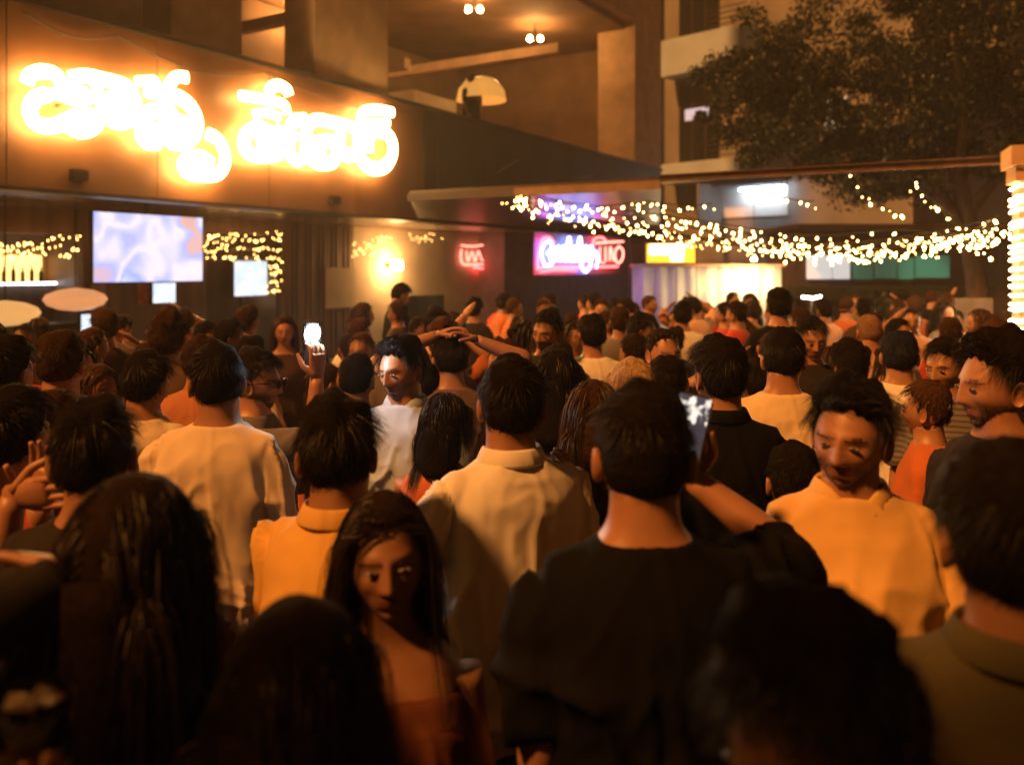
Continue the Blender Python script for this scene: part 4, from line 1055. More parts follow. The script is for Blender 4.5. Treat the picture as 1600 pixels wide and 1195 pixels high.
def person(u=None, v=None, d=None, H=None, X=None, Y=None, Z0=0.0, yaw=0.0, head=(0, 0, 0), female=False, skin_tone=1.0, shirt=(.6, .6, .6), pat=None,
           sleeve='short', collar=False, trousers=(.03, .035, .05), hair='short', hair_rgb=BLACK_HAIR, hair_len=.25, hair_n=None, hair_lift=1.0, arms=None, lod=1, label='', group=None,
           beard=0.0, hands=None, seed=0, face=False, glasses=False, wide=1.0, part=0.0, neck=None):
    if u is not None:
        X = (u - U0) / F * d; Y = d; Hh = HC - (v - V0) / F * d if H is None else H
    else:
        Hh = H
    s = (Hh - Z0 - .022) / 1.75
    root = empty('person', (X, Y, Z0), R(yaw), label, 'person', group)
    rr = np.random.default_rng(seed * 7 + 1)
    C = np.array([0, -.005, 1.634]) * s
    Hm = rotz(R(head[0])) @ rotx(R(head[1])) @ roty(R(head[2]))
    piv = np.array([0, .02, 1.55]) * s; C = piv + Hm @ (C - piv)
    nseg = {0: 24, 1: 18, 2: 12}[lod]
    # ---- body: torso, neck, head, arms, hands, legs in one skin mesh
    mb = MB()
    mb.loft(torso_rings(TORSO_F if female else TORSO_M, s, nseg, 30 if lod < 2 else 16))
    lev = 5 if face else 4
    U, Fc = ico(lev); P, lip = head_shape(U, female)
    nb0 = mb.n; mb.add((P * s) @ Hm.T + C, Fc)
    eb = MB(); ear(eb, 1); ear(eb, -1)
    if True: mb.add((np.vstack(eb.v) * s) @ Hm.T + C, eb.f)
    # neck bridging head and torso
    nk = [np.array([0, .016, 1.47]) * s, np.array([0, .012, 1.53]) * s, C + Hm @ np.array([0, .012, -.075]) * s, C + Hm @ np.array([0, .012, -.03]) * s]
    nr = .049 if female else .061
    Q, w = smooth_path(nk, [nr * 1.12, nr, nr * .98, nr * .9], 12); mb.tube(Q, w * s, nseg)
    sh = (.150 if female else .165) * s * wide; shz = (1.405 if female else 1.418) * s
    default = {-1: ((-.205, -.10, .87), (-.4, .7, -.2)), 1: ((.205, -.10, .87), (.4, .7, -.2))}
    arms = dict(arms or {}); hands = hands or {}
    elbows = {}
    for sd in (-1, 1):
        W, hint = arms.get(sd, default[sd]); S = np.array([sd * sh, .012 * s, shz]); W = np.array(W) * s
        E, W = ik(S, W, .295 * s, .262 * s, hint); elbows[sd] = (S, E, W)
        th = .86 if female else 1.0
        Q, w = smooth_path([S, (S + E) / 2, E, (E * .6 + W * .4), W], np.array([.034 if sleeve != 'none' else .052, .040, .039, .039, .026]) * th, 22); mb.tube(Q, w * s, max(10, nseg - 6))
        fdir = W - E; fdir /= np.linalg.norm(fdir)
        hd = hands.get(sd, {}); p = np.array(hd.get('palm', (-sd * 1.0, 0, 0)), float); f2 = np.array(hd.get('dir', fdir), float)
        if lod < 2 or hd: add_hand(mb, W, f2, p, -sd, hd.get('curl', .45), s * (.9 if female else 1.0), 6 if lod else 8, hd.get('spread', .05), hd.get('thumb', .3))
        else: mb.tube([W, W + f2 * .05 * s, W + f2 * .11 * s, W + f2 * .17 * s], np.array([.025, .036, .03, .01]) * s, 8, flat=.5)
        # legs
        hp = np.array([sd * .088, .01, .90]) * s; kn = np.array([sd * .10, -.01, .49]) * s; an = np.array([sd * .11, .03, .085]) * s
        Q, w = smooth_path([hp, (hp + kn) / 2, kn, (kn * .6 + an * .4), an], [.082, .072, .052, .052, .036], 14); mb.tube(Q, w * s, max(8, nseg - 8))
    mats = [skin(skin_tone)]
    me = mb.mesh('body', mats)
    a_ = me.attributes.new('lip', 'FLOAT', 'POINT'); arr = np.zeros(mb.n, np.float32); arr[nb0:nb0 + len(lip)] = lip; a_.data.foreach_set('value', arr)
    a_ = me.attributes.new('stubble', 'FLOAT', 'POINT'); arr = np.zeros(mb.n, np.float32)
    if beard:
        pz = P[:, 2]; px_ = np.abs(P[:, 0]); jm = sstep(-.022, -.05, pz) * sstep(.035, .0, P[:, 1]) * np.clip(sstep(.022, .036, px_) + sstep(-.070, -.078, pz) + np.exp(-((pz + .0485) / .004) ** 2) * (px_ < .03), 0, 1)
        arr[nb0:nb0 + len(lip)] = jm * min(1, beard + .2)
    a_.data.foreach_set('value', arr)
    body = link('body', me, root)
    # ---- eyes
    if True:
        for sd in (-1, 1):
            V, Fe = ico(2 if lod < 2 else 1)
            q = V * np.array([.0135, .0055, .0046]) + np.array([sd * .0315, -.0815, .0008]); eb = MB(); eb.add((q * s) @ Hm.T + C, Fe, 0)
            q = V * np.array([.0056, .0030, .0038]) + np.array([sd * .0314, -.0846, .0014]); eb.add((q * s) @ Hm.T + C, Fe, 1); eb.build('eye', [M_EYE, M_IRIS], body, smooth=True)
    # ---- hair
    hm = hair_mat(hair_rgb)
    if hair:
        hb, S, wd = make_hair(hair, Hm, C, s, lod, hm, female, hair_len, hair_n, hair_lift, seed, part)
        ho = hb.build('hair', cap_mat(hair_rgb), root, smooth=True)
        link('hair_strands', strands_mesh('hair_strands', S, wd, hm), ho)
    def face_strands(pts_fn, n, L, nm):
        Q = pts_fn(n); k = 3
        dirs = rr.normal(size=(len(Q), 3)) * .4 + np.array([0, -.4, -.5 if nm == 'beard' else .1]);
        if nm == 'eyebrows': dirs = dirs + np.stack([np.sign(Q[:, 0]) * .7, Q[:, 1] * 0, Q[:, 1] * 0], 1)
        t = np.linspace(0, 1, k)[None, :, None]
        S = Q[:, None] + dirs[:, None] * L * t; S = ((S.reshape(-1, 3) * s) @ Hm.T + C).reshape(S.shape); link(nm, strands_mesh(nm, S, .0006 * s, hm), root)
    if face or beard or lod == 2:
        U4, _ = ico(5); P4, _ = head_shape(U4, female)
        br = np.where((np.abs(np.abs(P4[:, 0]) - .032) < .021) & (np.abs(P4[:, 2] - .0205 + .09 * np.abs(np.abs(P4[:, 0]) - .034)) < (.0032 if female else .0048)) & (P4[:, 1] < -.03))[0]
        face_strands(lambda n: P4[br[rr.integers(0, len(br), n)]] + rr.normal(size=(n, 3)) * .0008, 260, .004, 'eyebrows')
        if beard:
            jw = np.where((P4[:, 2] < -.035 - .35 * np.clip(.055 - np.abs(P4[:, 0]), 0, .03) * 0) & (P4[:, 2] > -.125) & (P4[:, 1] < .02) & ((np.abs(P4[:, 0]) > .045) | (P4[:, 2] < -.074) | ((P4[:, 2] > -.053) & (P4[:, 2] < -.045) & (np.abs(P4[:, 0]) < .026)) | ((np.abs(P4[:, 0]) > .027) & (P4[:, 2] < -.05))))[0]
            face_strands(lambda n: P4[jw[rr.integers(0, len(jw), n)]] + rr.normal(size=(n, 3)) * .001, int(2600 * beard), .0045, 'beard')
    if glasses:
        gb = MB()
        for sd in (-1, 1):
            a = np.linspace(0, 2 * np.pi, 20, endpoint=False); rg = [np.stack([sd * .033 + np.cos(a) * q * .026, np.full(20, -.100 + o), np.sin(a) * q * .019 + .001], 1) for q, o in ((1, 0), (1, -.003), (.9, -.003), (.05, -.004))]
            gb.loft(rg); gb.tube([(sd * .058, -.096, .008), (sd * .079, -.03, .008), (sd * .081, .012, .004)], .0022, 6)
        gb.tube([(-.008, -.101, .006), (.008, -.101, .006)], .002, 6)
        V = (np.vstack(gb.v) * s) @ Hm.T + C; g2 = MB(); g2.add(V, gb.f); g2.build('sunglasses', surf('dark_lens', (.01, .01, .012), rough=.06), root, smooth=True)
    # ---- shirt (remeshed later), collar
    sb = MB(); tab = SHIRT_F if female else SHIRT_M
    if neck: tab = [q for q in tab if q[0] < neck - .02] + [(neck, np.interp(neck, [q[0] for q in tab], [q[1] for q in tab]) * .93, np.interp(neck, [q[0] for q in tab], [q[2] for q in tab]), .012)]
    rg = torso_rings(tab, s, 28 if lod < 2 else 16, 30 if lod < 2 else 14)
    rg = [q * np.array([wide, 1, 1]) for q in rg]
    sb.loft(rg)
    if sleeve != 'none':
        for sd in (-1, 1):
            S, E, W = elbows[sd]; k = .9 if female else 1.0
            sb.tube([np.array([sd * .02, .018, 1.462 if not female else 1.435]) * s, (np.array([sd * .02, .018, 1.462 if not female else 1.435]) * s + S) / 2 + np.array([0, 0, .004 * s]), S], np.array([.046, .052, .056]) * s * k, 12)
            if sleeve == 'short':
                e2 = S + (E - S) * .82; pts = [S + np.array([-sd * .07 * s, 0, .005 * s]), S + (E - S) * .12, S + (E - S) * .5, e2]; rad = [.052, .054, .060, .066]
            elif sleeve == 'half':
                e2 = E + (W - E) * .25; pts = [S + np.array([-sd * .07 * s, 0, .005 * s]), S + (E - S) * .12, S + (E - S) * .55, E, e2]; rad = [.052, .054, .058, .058, .058]
            else:
                pts = [S + np.array([-sd * .07 * s, 0, .005 * s]), S + (E - S) * .12, S + (E - S) * .55, E, (E + W) / 2, E + (W - E) * .95]; rad = [.052, .054, .056, .054, .050, .042]
            Q, w = smooth_path(pts, np.array(rad) * k, 16); sb.tube(Q, w * s, 16 if lod < 2 else 10)
    so = link('shirt', sb.mesh('shirt', cloth(shirt, pat)), root)
    PENDING.append((so, {0: .0095, 1: .014, 2: .026}[lod] * s, s, seed, lod, 1.25 if sleeve == 'long' else 1.0))
    if collar:
        cb = MB(); a = np.linspace(0, 2 * np.pi, 28, endpoint=False); nr2 = (.056 if female else .067); cm = []
        gap = 1 - .30 * np.exp(-((a - 1.5 * np.pi) / .28) ** 2)
        for q, z in ((1.04, 1.490), (1.05, 1.528), (1.08, 1.540), (1.15, 1.534), (1.36, 1.503), (1.33, 1.496), (1.12, 1.515)):
            dz = -.050 * np.exp(-((a - 1.5 * np.pi) / .6) ** 2)
            cm.append(np.stack([np.cos(a) * nr2 * q * 1.04, np.sin(a) * nr2 * q + .016, np.full(28, z) + dz], 1) * s)
        cb.loft(cm, caps=False); cb.build('collar', cloth(shirt, pat), so, smooth=True)
    # ---- trousers, shoes
    tb = MB(); tb.loft(torso_rings([(.80, .165, .118, .01), (.86, .172, .122, .012), (.93, .172, .122, .012), (.99, .165, .116, .01)], s, 20, 8))
    for sd in (-1, 1):
        hp = np.array([sd * .086, .01, .88]) * s; kn = np.array([sd * .10, -.01, .49]) * s; an = np.array([sd * .11, .03, .09]) * s
        Q, w = smooth_path([hp, (hp + kn) / 2, kn, (kn + an) / 2, an], [.098, .086, .070, .066, .062], 14); tb.tube(Q, w * s, 12)
    tb.build('trousers', cloth(trousers), root, smooth=True)
    for sd in (-1, 1):
        f = MB(); cx = sd * .11
        Q = [(cx, .085, .05), (cx, .06, .055), (cx, 0, .055), (cx + sd * .01, -.08, .045), (cx + sd * .012, -.15, .035), (cx + sd * .01, -.19, .03)]
        f.tube(np.array(Q) * s, np.array([(.028, .04), (.037, .045), (.04, .05), (.045, .042), (.042, .032), (.02, .018)]) * s, 12, side=np.array([1., 0, 0]))
        so_ = f.build('shoe', M_SHOE, root, smooth=True)
        V = np.vstack(f.v); so_.data.vertices.foreach_get
        zmin = V[:, 2].min(); so_.location.z = -zmin
    return root

def settle_shirts():
    """voxel-remesh each shirt, then press folds into it"""
    for so, vx, s, seed, lod, amp in PENDING:
        md = so.modifiers.new('join', 'REMESH'); md.mode = 'VOXEL'; md.voxel_size = vx; md.use_smooth_shade = True
        sm = so.modifiers.new('soft', 'SMOOTH'); sm.iterations = 9 if lod < 2 else 3; sm.factor = .5
    dg = bpy.context.evaluated_depsgraph_get(); dg.update()
    for so, vx, s, seed, lod, amp in PENDING:
        ev = so.evaluated_get(dg); me = bpy.data.meshes.new_from_object(ev)
        so.modifiers.clear(); old = so.data; so.data = me; me.name = 'shirt'
        n = len(me.vertices); co = np.empty(n * 3, np.float32); no = np.empty(n * 3, np.float32)
        me.vertices.foreach_get('co', co); me.vertices.foreach_get('normal', no); co = co.reshape(-1, 3).astype(float); no = no.reshape(-1, 3).astype(float)
        q = co / s
        dn = np.where(np.abs(q[:, 0]) > .19, 1.0, sstep(1.45, 1.22, q[:, 2]))
        sx = np.sign(q[:, 0]); diag = np.stack([(q[:, 0] * sx * .8 + q[:, 2] * .55) * 13, q[:, 1] * 9, (q[:, 2] * .8 - q[:, 0] * sx * .5) * 3.2], 1)
        wrp = vnoise(q * 5, seed + 9)[:, None] * .5
        rdg = lambda X, sd_: (1 - np.abs(vnoise(X, sd_))) ** 5
        f1 = rdg(np.stack([q[:, 0] * 8.5, q[:, 1] * 8, q[:, 2] * 1.7], 1) + wrp * .8, seed) + .6 * rdg(np.stack([q[:, 0] * 17, q[:, 1] * 15, q[:, 2] * 3.4], 1) + wrp, seed + 6)
        f2 = rdg(diag * .62 + wrp, seed + 1) + .5 * rdg(diag * 1.3 + wrp, seed + 7)
        f3 = vnoise(q * 34, seed + 2); f4 = rdg(np.stack([q[:, 0] * 4, q[:, 1] * 4, q[:, 2] * 13], 1) + wrp * 2, seed + 4)
        low = sstep(1.15, .9, q[:, 2])
        sag = vnoise(q * np.array([5, 5, 2.5]), seed + 8)
        dsp = amp * s * (.024 * (f1 - .30) * dn + .020 * (f2 - .28) * (.25 + .75 * dn) + .008 * sag * dn + .0010 * f3 + .012 * f4 * low)
        dsp = np.maximum(dsp, -.0035 * s) + .002 * s
        co = co + no * dsp[:, None]
        me.vertices.foreach_set('co', np.ascontiguousarray(co, dtype=np.float32).ravel()); me.update()
        me.polygons.foreach_set('use_smooth', np.ones(len(me.polygons), bool))
    PENDING.clear()
# ------------------------------------------------------------------ people one can tell apart
WHITE = (.72, .70, .64); CREAM = (.66, .56, .42); YELLOW = (.62, .38, .10); BLACK = (.005, .005, .006); DARK = (.025, .022, .022); NAVY = (.015, .02, .045)
BLUE = (.40, .50, .62); ORANGE = (.55, .15, .05); RED = (.42, .05, .03); GREY = (.14, .13, .13); BROWN = (.12, .07, .045); PEACH = (.55, .34, .22); OLIVE = (.10, .09, .05); PINK = (.55, .34, .40)
def w2l(X, Y, yaw, H, w, Z0=0.0):
    """world point -> person's own frame in units of a 1.75 m figure"""
    s = (H - Z0 - .022) / 1.75; q = rotz(-R(yaw)) @ np.array([w[0] - X, w[1] - Y, w[2] - Z0]); return tuple(q / s)
def hgt(v, d): return HC - (v - V0) / F * d
placed = []
def hero(u, v, d, **k):
    placed.append(((u - U0) / F * d, d)); return person(u=u, v=v, d=d, **k)

# --- nearest row
X1, Y1, H1 = (1005 - U0) / F * 1.5, 1.5, hgt(600, 1.5)
ph1 = at(1082, 748, 1.80)
hero(1005, 600, 1.5, yaw=180, head=(-6, 4, 0), shirt=BLACK, sleeve='short', hair='fade', hair_lift=1.15, lod=0, wide=.98, seed=1, skin_tone=.95,
     arms={-1: (w2l(X1, Y1, 180, H1, ph1), (-1, 0, -.6)), 1: ((.165, -.20, 1.0), (.15, 1, -.2))}, hands={-1: dict(dir=(.1, -.25, 1), palm=(.3, 1, 0), curl=.75, thumb=.6)},
     label='person from behind in a black t-shirt raising a phone beside their head')
hero(795, 556, 2.2, yaw=206, head=(-28, 2, 0), shirt=WHITE, sleeve='half', collar=True, hair='short', hair_lift=1.1, lod=0, wide=1.06, seed=2, skin_tone=.85,
     arms={1: ((.22, -.22, 1.02), (.7, .5, -.3)), -1: ((-.26, -.05, .88), (-.6, .6, -.2))}, trousers=(.04, .03, .025),
     label='person in a loose white shirt turned away with one elbow bent')
hero(345, 536, 2.75, yaw=170, head=(38, 3, 0), shirt=CREAM, sleeve='short', hair='short', lod=0, wide=1.08, seed=3, skin_tone=.85, face=True, beard=.5,
     label='person in a cream t-shirt from behind, head turned towards the phone flash')
hero(152, 622, 1.8, yaw=185, head=(10, 6, 4), shirt=DARK, sleeve='long', hair='quiff', lod=0, wide=1.02, seed=4, skin_tone=.8,
     label='person in a dark jacket from behind with swept wavy hair')
Hw = hgt(742, 1.2); Xw = (200 - U0) / F * 1.2
hero(200, 742, 1.2, yaw=165, head=(12, 10, 0), female=True, shirt=DARK, sleeve='long', hair='long', hair_len=.36, hair_n=5200, hair_lift=1.1, hair_rgb=DARK_BROWN, lod=0, seed=5,
     arms={1: (w2l(Xw, 1.2, 165, Hw, at(112, 892, 1.14)), (.6, .2, -1))}, hands={1: dict(dir=tuple(rotz(-R(165)) @ np.array([-1, .25, .12])), palm=tuple(rotz(-R(165)) @ np.array([0, -.5, -1])), curl=.14, spread=.05, thumb=.0)},
     label='person with long dark hair from behind, hand raised with spread fingers')
hero(450, 944, 1.0, yaw=172, head=(-12, 8, 0), female=True, shirt=DARK, sleeve='short', hair='long', hair_len=.30, hair_n=5200, hair_lift=1.2, hair_rgb=DARK_BROWN, lod=0, seed=6,
     label='person with smooth shoulder length dark hair seen from behind')
hero(1290, 962, .84, yaw=-66, head=(-6, 8, 0), shirt=DARK, sleeve='short', hair='curly', hair_n=6500, hair_lift=1.12, lod=0, seed=7, skin_tone=.85, face=True,
     label='person with a big mop of curly black hair looking down')
hero(1592, 690, 1.1, yaw=150, head=(14, 4, 0), shirt=OLIVE, sleeve='short', collar=True, hair='short', hair_lift=1.5, lod=0, seed=8, skin_tone=.75, wide=1.05,
     label='person with thick black hair and a brown collared shirt, ear showing')
# --- second row
hero(1330, 592, 1.9, yaw=-12, head=(-24, 2, 4), shirt=(.62, .40, .14), sleeve='long', collar=True, hair='quiff', hair_lift=1.25, lod=0, wide=1.04, seed=9, face=True, beard=.5, skin_tone=.95,
     label='person in a yellow shirt facing the crowd with a swept quiff and short beard')
hero(1560, 522, 2.2, yaw=-82, head=(-6, 0, 0), shirt=DARK, sleeve='short', hair='quiff', lod=0, seed=10, face=True, beard=.7, skin_tone=.95, hair_lift=1.2,
     label='person in profile with dark beard and dark round neck top')
hero(1128, 527, 2.8, yaw=176, head=(22, 2, 0), shirt=BLACK, sleeve='short', collar=True, hair='short', hair_lift=1.25, lod=0, wide=1.05, seed=11,
     label='person in a black collared shirt from behind, cheek just showing')
hero(535, 622, 1.85, yaw=150, head=(42, 8, 0), shirt=YELLOW, sleeve='short', collar=True, hair='short', hair_lift=1.4, lod=0, seed=12, skin_tone=.75,
     label='person in a mustard yellow polo shirt with dark tousled hair')
hero(605, 768, 1.5, yaw=8, head=(4, -4, -3), female=True, shirt=(.10, .035, .02), sleeve='none', neck=1.385, hair='long', hair_len=.34, hair_n=5000, hair_rgb=DARK_BROWN, lod=0, seed=13, face=True, skin_tone=.72, part=.01,
     label='person with long dark hair facing the camera in a low cut russet top')
hero(632, 526, 3.25, yaw=-18, head=(-16, 4, -3), shirt=BLUE, sleeve='short', collar=True, hair='quiff', hair_lift=1.2, lod=0, seed=14, face=True, beard=.5,
     label='bearded person in a pale blue open shirt lit by the phone flash')
hero(556, 548, 3.6, yaw=178, head=(-10, 2, 0), shirt=(.10, .06, .07), sleeve='short', hair='fade', hair_lift=.7, lod=0, seed=15,
     label='person with closely cropped hair from behind, rimmed by the phone flash')
hero(690, 612, 3.0, yaw=170, head=(-20, 6, 0), female=True, shirt=ORANGE, sleeve='none', hair='long', hair_len=.10, hair_n=2600, lod=0, seed=16,
     label='person in a sleeveless orange top with dark hair seen from behind')
PH = at(487, 520, 3.16) - Vector((0, 0, .04)); X17, H17 = (402 - U0) / F * 3.25, hgt(546, 3.25)
hero(402, 546, 3.25, yaw=84, head=(0, 0, 0), shirt=GREY, sleeve='short', hair='short', lod=0, seed=17, face=True, beard=.9, glasses=True,
     arms={-1: (w2l(X17, 3.25, 84, H17, PH - Vector((-.75, .66, .0)) * .032 - Vector((0, 0, .125))), (0, -.2, -1)), 1: ((.2, -.3, 1.2), (.5, .2, -1))}, hands={-1: dict(dir=(0, -.05, 1), palm=tuple(rotz(-R(84)) @ np.array([-.75, .66, 0])), curl=.5, thumb=.5)},
     label='bearded person in sunglasses holding up the flashing phone')
hero(226, 549, 3.2, yaw=172, head=(-8, 4, 0), shirt=CREAM, sleeve='short', hair='short', lod=0, seed=18, hair_lift=1.2, label='person in a cream shirt with round dark hair behind the dark jacket')
hero(98, 516, 3.2, yaw=160, head=(20, 2, 0), shirt=RED, sleeve='short', hair='short', hair_rgb=BROWN_HAIR, lod=1, seed=19, label='person in a bright red shirt with brown hair near the bar lamp')
hero(6, 522, 2.8, yaw=168, head=(0, 2, 0), shirt=(.38, .06, .03), sleeve='short', hair='short', lod=1, seed=20, label='person in a dull red top beside the bar counter lamp')
hero(76, 606, 2.4, yaw=175, head=(-14, 6, 0), shirt=DARK, sleeve='short', hair='short', lod=1, seed=21, hair_rgb=BROWN_HAIR, label='person with brown hair and dark top in front of the red shirt')
hero(705, 520, 3.9, yaw=188, head=(10, 8, 0), shirt=BROWN, sleeve='short', hair='short', lod=0, seed=22,
     arms={-1: ((-.12, .03, 1.74), (-1, .1, .3)), 1: ((.07, .0, 1.76), (1, .1, .3))}, hands={-1: dict(dir=(.8, .1, .3), palm=(0, .2, -1), curl=.5), 1: dict(dir=(-.8, .1, .3), palm=(0, .2, -1), curl=.5)},
     label='person with both hands folded on top of their head')
hero(855, 484, 4.9, yaw=-20, head=(-14, 4, 6), shirt=DARK, sleeve='short', hair='short', lod=1, face=True, seed=23, beard=.6, label='person in a dark shirt facing this way with a warm lit face')
hero(870, 545, 3.4, yaw=165, head=(0, 6, 0), shirt=DARK, sleeve='long', hair='bob', female=True, hair_len=.18, lod=1, seed=24, label='person in a black jacket with bobbed hair in front of the warm lit face')
hero(926, 490, 5.0, yaw=180, head=(14, 0, 0), shirt=WHITE, sleeve='short', hair='short', lod=1, seed=25, wide=1.1, label='person in a white t-shirt from behind below the blue neon')
hero(1003, 488, 5.5, yaw=70, head=(10, 2, 0), shirt=PEACH, sleeve='short', hair='short', lod=1, seed=26, face=True, label='person in a peach shirt in profile under the neon underline')
hero(1030, 514, 5.0, yaw=182, head=(0, 2, 0), shirt=BROWN, sleeve='short', hair='short', lod=1, seed=27, label='person with round black hair and brown top before the peach shirt')
hero(986, 560, 3.1, yaw=200, head=(-20, 4, 0), female=True, shirt=GREY, sleeve='short', hair='bob', hair_len=.06, hair_rgb=PALE_HAIR, lod=0, seed=28, label='person with pale blond bobbed hair in the middle of the crowd')
hero(1048, 552, 3.5, yaw=150, head=(34, 2, 0), shirt=(.3, .2, .13), pat='check', sleeve='short', hair='fade', lod=0, seed=29, label='person with cropped hair and a showing ear beside the pale blond hair')
X31, H31 = (925 - U0) / F * 2.55, hgt(592, 2.55)
hero(925, 592, 2.55, yaw=190, head=(-16, 6, 0), female=True, shirt=DARK, sleeve='short', hair='long', hair_len=.30, hair_rgb=BROWN_HAIR, hair_n=3600, lod=0, seed=30,
     arms={1: (w2l(X31, 2.55, 190, H31, at(882, 775, 2.25)), (.8, .4, -1))}, hands={1: dict(dir=(0, .1, 1), palm=(.7, -.6, 0), curl=.55, thumb=.2)},
     label='person with long brown hair down their back and one hand raised')
hero(1222, 512, 3.4, yaw=172, head=(-20, 8, 0), shirt=(.68, .56, .36), sleeve='short', hair='short', lod=0, seed=31, wide=1.12, label='person in a pale yellow t-shirt from behind with rounded shoulders')
hero(1066, 470, 7.2, yaw=176, shirt=WHITE, sleeve='short', hair='short', lod=1, seed=32, label='person in a white shirt standing before the white stall')
hero(1405, 516, 4.0, yaw=160, head=(-8, 4, 0), shirt=WHITE, sleeve='short', hair='short', lod=0, seed=33, wide=1.08, hair_rgb=NAVY, label='person in a white shirt from behind with blue black hair')
hero(1482, 527, 3.6, yaw=-35, head=(-22, 4, 0), shirt=GREY, pat='stripe', sleeve='short', hair='short', lod=1, face=True, seed=34, beard=.4, label='person in a striped grey shirt looking left behind the bearded profile')
hero(1266, 494, 4.6, yaw=-8, head=(8, 6, 0), shirt=DARK, sleeve='short', hair='short', lod=1, face=True, seed=35, label='person with a bright forehead facing this way in dark clothes')
hero(1330, 536, 4.3, yaw=175, head=(0, 4, 0), shirt=DARK, sleeve='short', hair='curly', lod=1, seed=36, label='person with fuzzy dark hair between the two white shirts')
hero(1359, 488, 5.4, yaw=182, head=(0, 4, 0), shirt=PEACH, sleeve='short', hair='fade', hair_rgb=(.28, .16, .09), hair_lift=.5, lod=1, seed=37, wide=1.05, label='person with pale cropped hair and a peach shirt from behind')
hero(1217, 449, 6.0, yaw=178, shirt=BLACK, sleeve='long', hair='short', lod=1, seed=38, wide=1.05, label='tall person in black silhouetted against the end of the white stall')
hero(742, 464, 8.4, yaw=150, shirt=DARK, sleeve='short', hair='short', lod=1, seed=39, label='person in dark clothes silhouetted against the beige wall')
hero(622, 440, 9.0, yaw=110, shirt=BLACK, sleeve='short', hair='short', lod=1, seed=40, head=(10, 18, 0), label='tall person in black silhouetted against the warm wall light')
hero(265, 492, 4.4, yaw=175, shirt=BROWN, sleeve='short', hair='curly', hair_rgb=BROWN_HAIR, lod=1, seed=41, label='person with fuzzy brown hair under the television')
hero(315, 524, 3.9, yaw=165, shirt=(.4, .16, .08), sleeve='short', hair='short', hair_rgb=BROWN_HAIR, lod=1, seed=42, label='person in a rust coloured top between cream shirt and television')
hero(20, 600, 2.05, yaw=170, shirt=(.45, .08, .03), sleeve='short', hair='short', lod=1, seed=52, label='person in a red top standing behind the clapping hands')
hero(1185, 560, 3.9, yaw=182, shirt=BROWN, sleeve='short', hair='short', lod=1, seed=43, label='person in a brown top between the black collared shirt and the pale yellow back')
hero(1240, 690, 2.35, yaw=175, shirt=(.05, .06, .055), sleeve='long', hair='short', lod=1, seed=44, label='person in a dark green top half hidden behind the yellow shirt')
hero(660, 560, 3.9, yaw=-150, shirt=GREY, sleeve='short', hair='short', lod=1, seed=45, label='person in grey behind the pale blue shirt')
# --- people at the left edge whose hands reach in
XL, HL = -.98, 1.66
person(X=XL, Y=1.12, H=HL, yaw=88, shirt=BROWN, sleeve='long', hair='short', lod=1, seed=46,
       arms={-1: (w2l(XL, 1.12, 88, HL, at(-150, 1000, 1.15)), (0, 0, -1)), 1: (w2l(XL, 1.12, 88, HL, at(92, 1075, 1.22)), (.4, 0, -1))},
       hands={-1: dict(dir=(-.1, -1, .25), palm=(1, 0, .3), curl=.2), 1: dict(dir=(.0, -.5, 1), palm=(-1, -.3, 0), curl=.25)},
       label='person at the edge clapping in brown sleeves beside the long dark hair')
XM = -1.32; HM = 1.70
person(X=XM, Y=1.95, H=HM, yaw=80, shirt=(.5, .42, .22), sleeve='short', hair='short', lod=1, seed=47,
       arms={-1: (w2l(XM, 1.95, 80, HM, at(22, 775, 1.82)), (0, 0, -1)), 1: (w2l(XM, 1.95, 80, HM, at(60, 790, 1.95)), (.4, 0, -1))},
       hands={-1: dict(dir=(-.1, -1, .15), palm=(1, 0, .2), curl=.12), 1: dict(dir=(-.1, -.25, 1), palm=(-1, 0, .2), curl=.15)},
       label='person at the edge in a pale olive shirt clapping flat hands')
XG, HG = -.88, 1.70; GL = at(52, 1150, .86)
person(X=XG, Y=.70, H=HG, yaw=75, shirt=DARK, sleeve='short', hair='short', lod=1, seed=48,
       arms={1: (w2l(XG, .70, 75, HG, (GL.x - .10, GL.y - .02, GL.z - .05)), (0, .3, -1))}, hands={1: dict(dir=(.0, -1, .1), palm=(.2, 0, 1), curl=.5, thumb=.4)},
       label='person at the edge in dark clothes holding up a short tumbler')
# terrace guest
tp = at(737, 118, 18.3)
person(X=tp.x, Y=tp.y, H=tp.z, Z0=4.4, yaw=40, shirt=DARK, sleeve='short', hair='short', lod=1, seed=49, label='guest on the terrace standing dark before the yellow lamp')

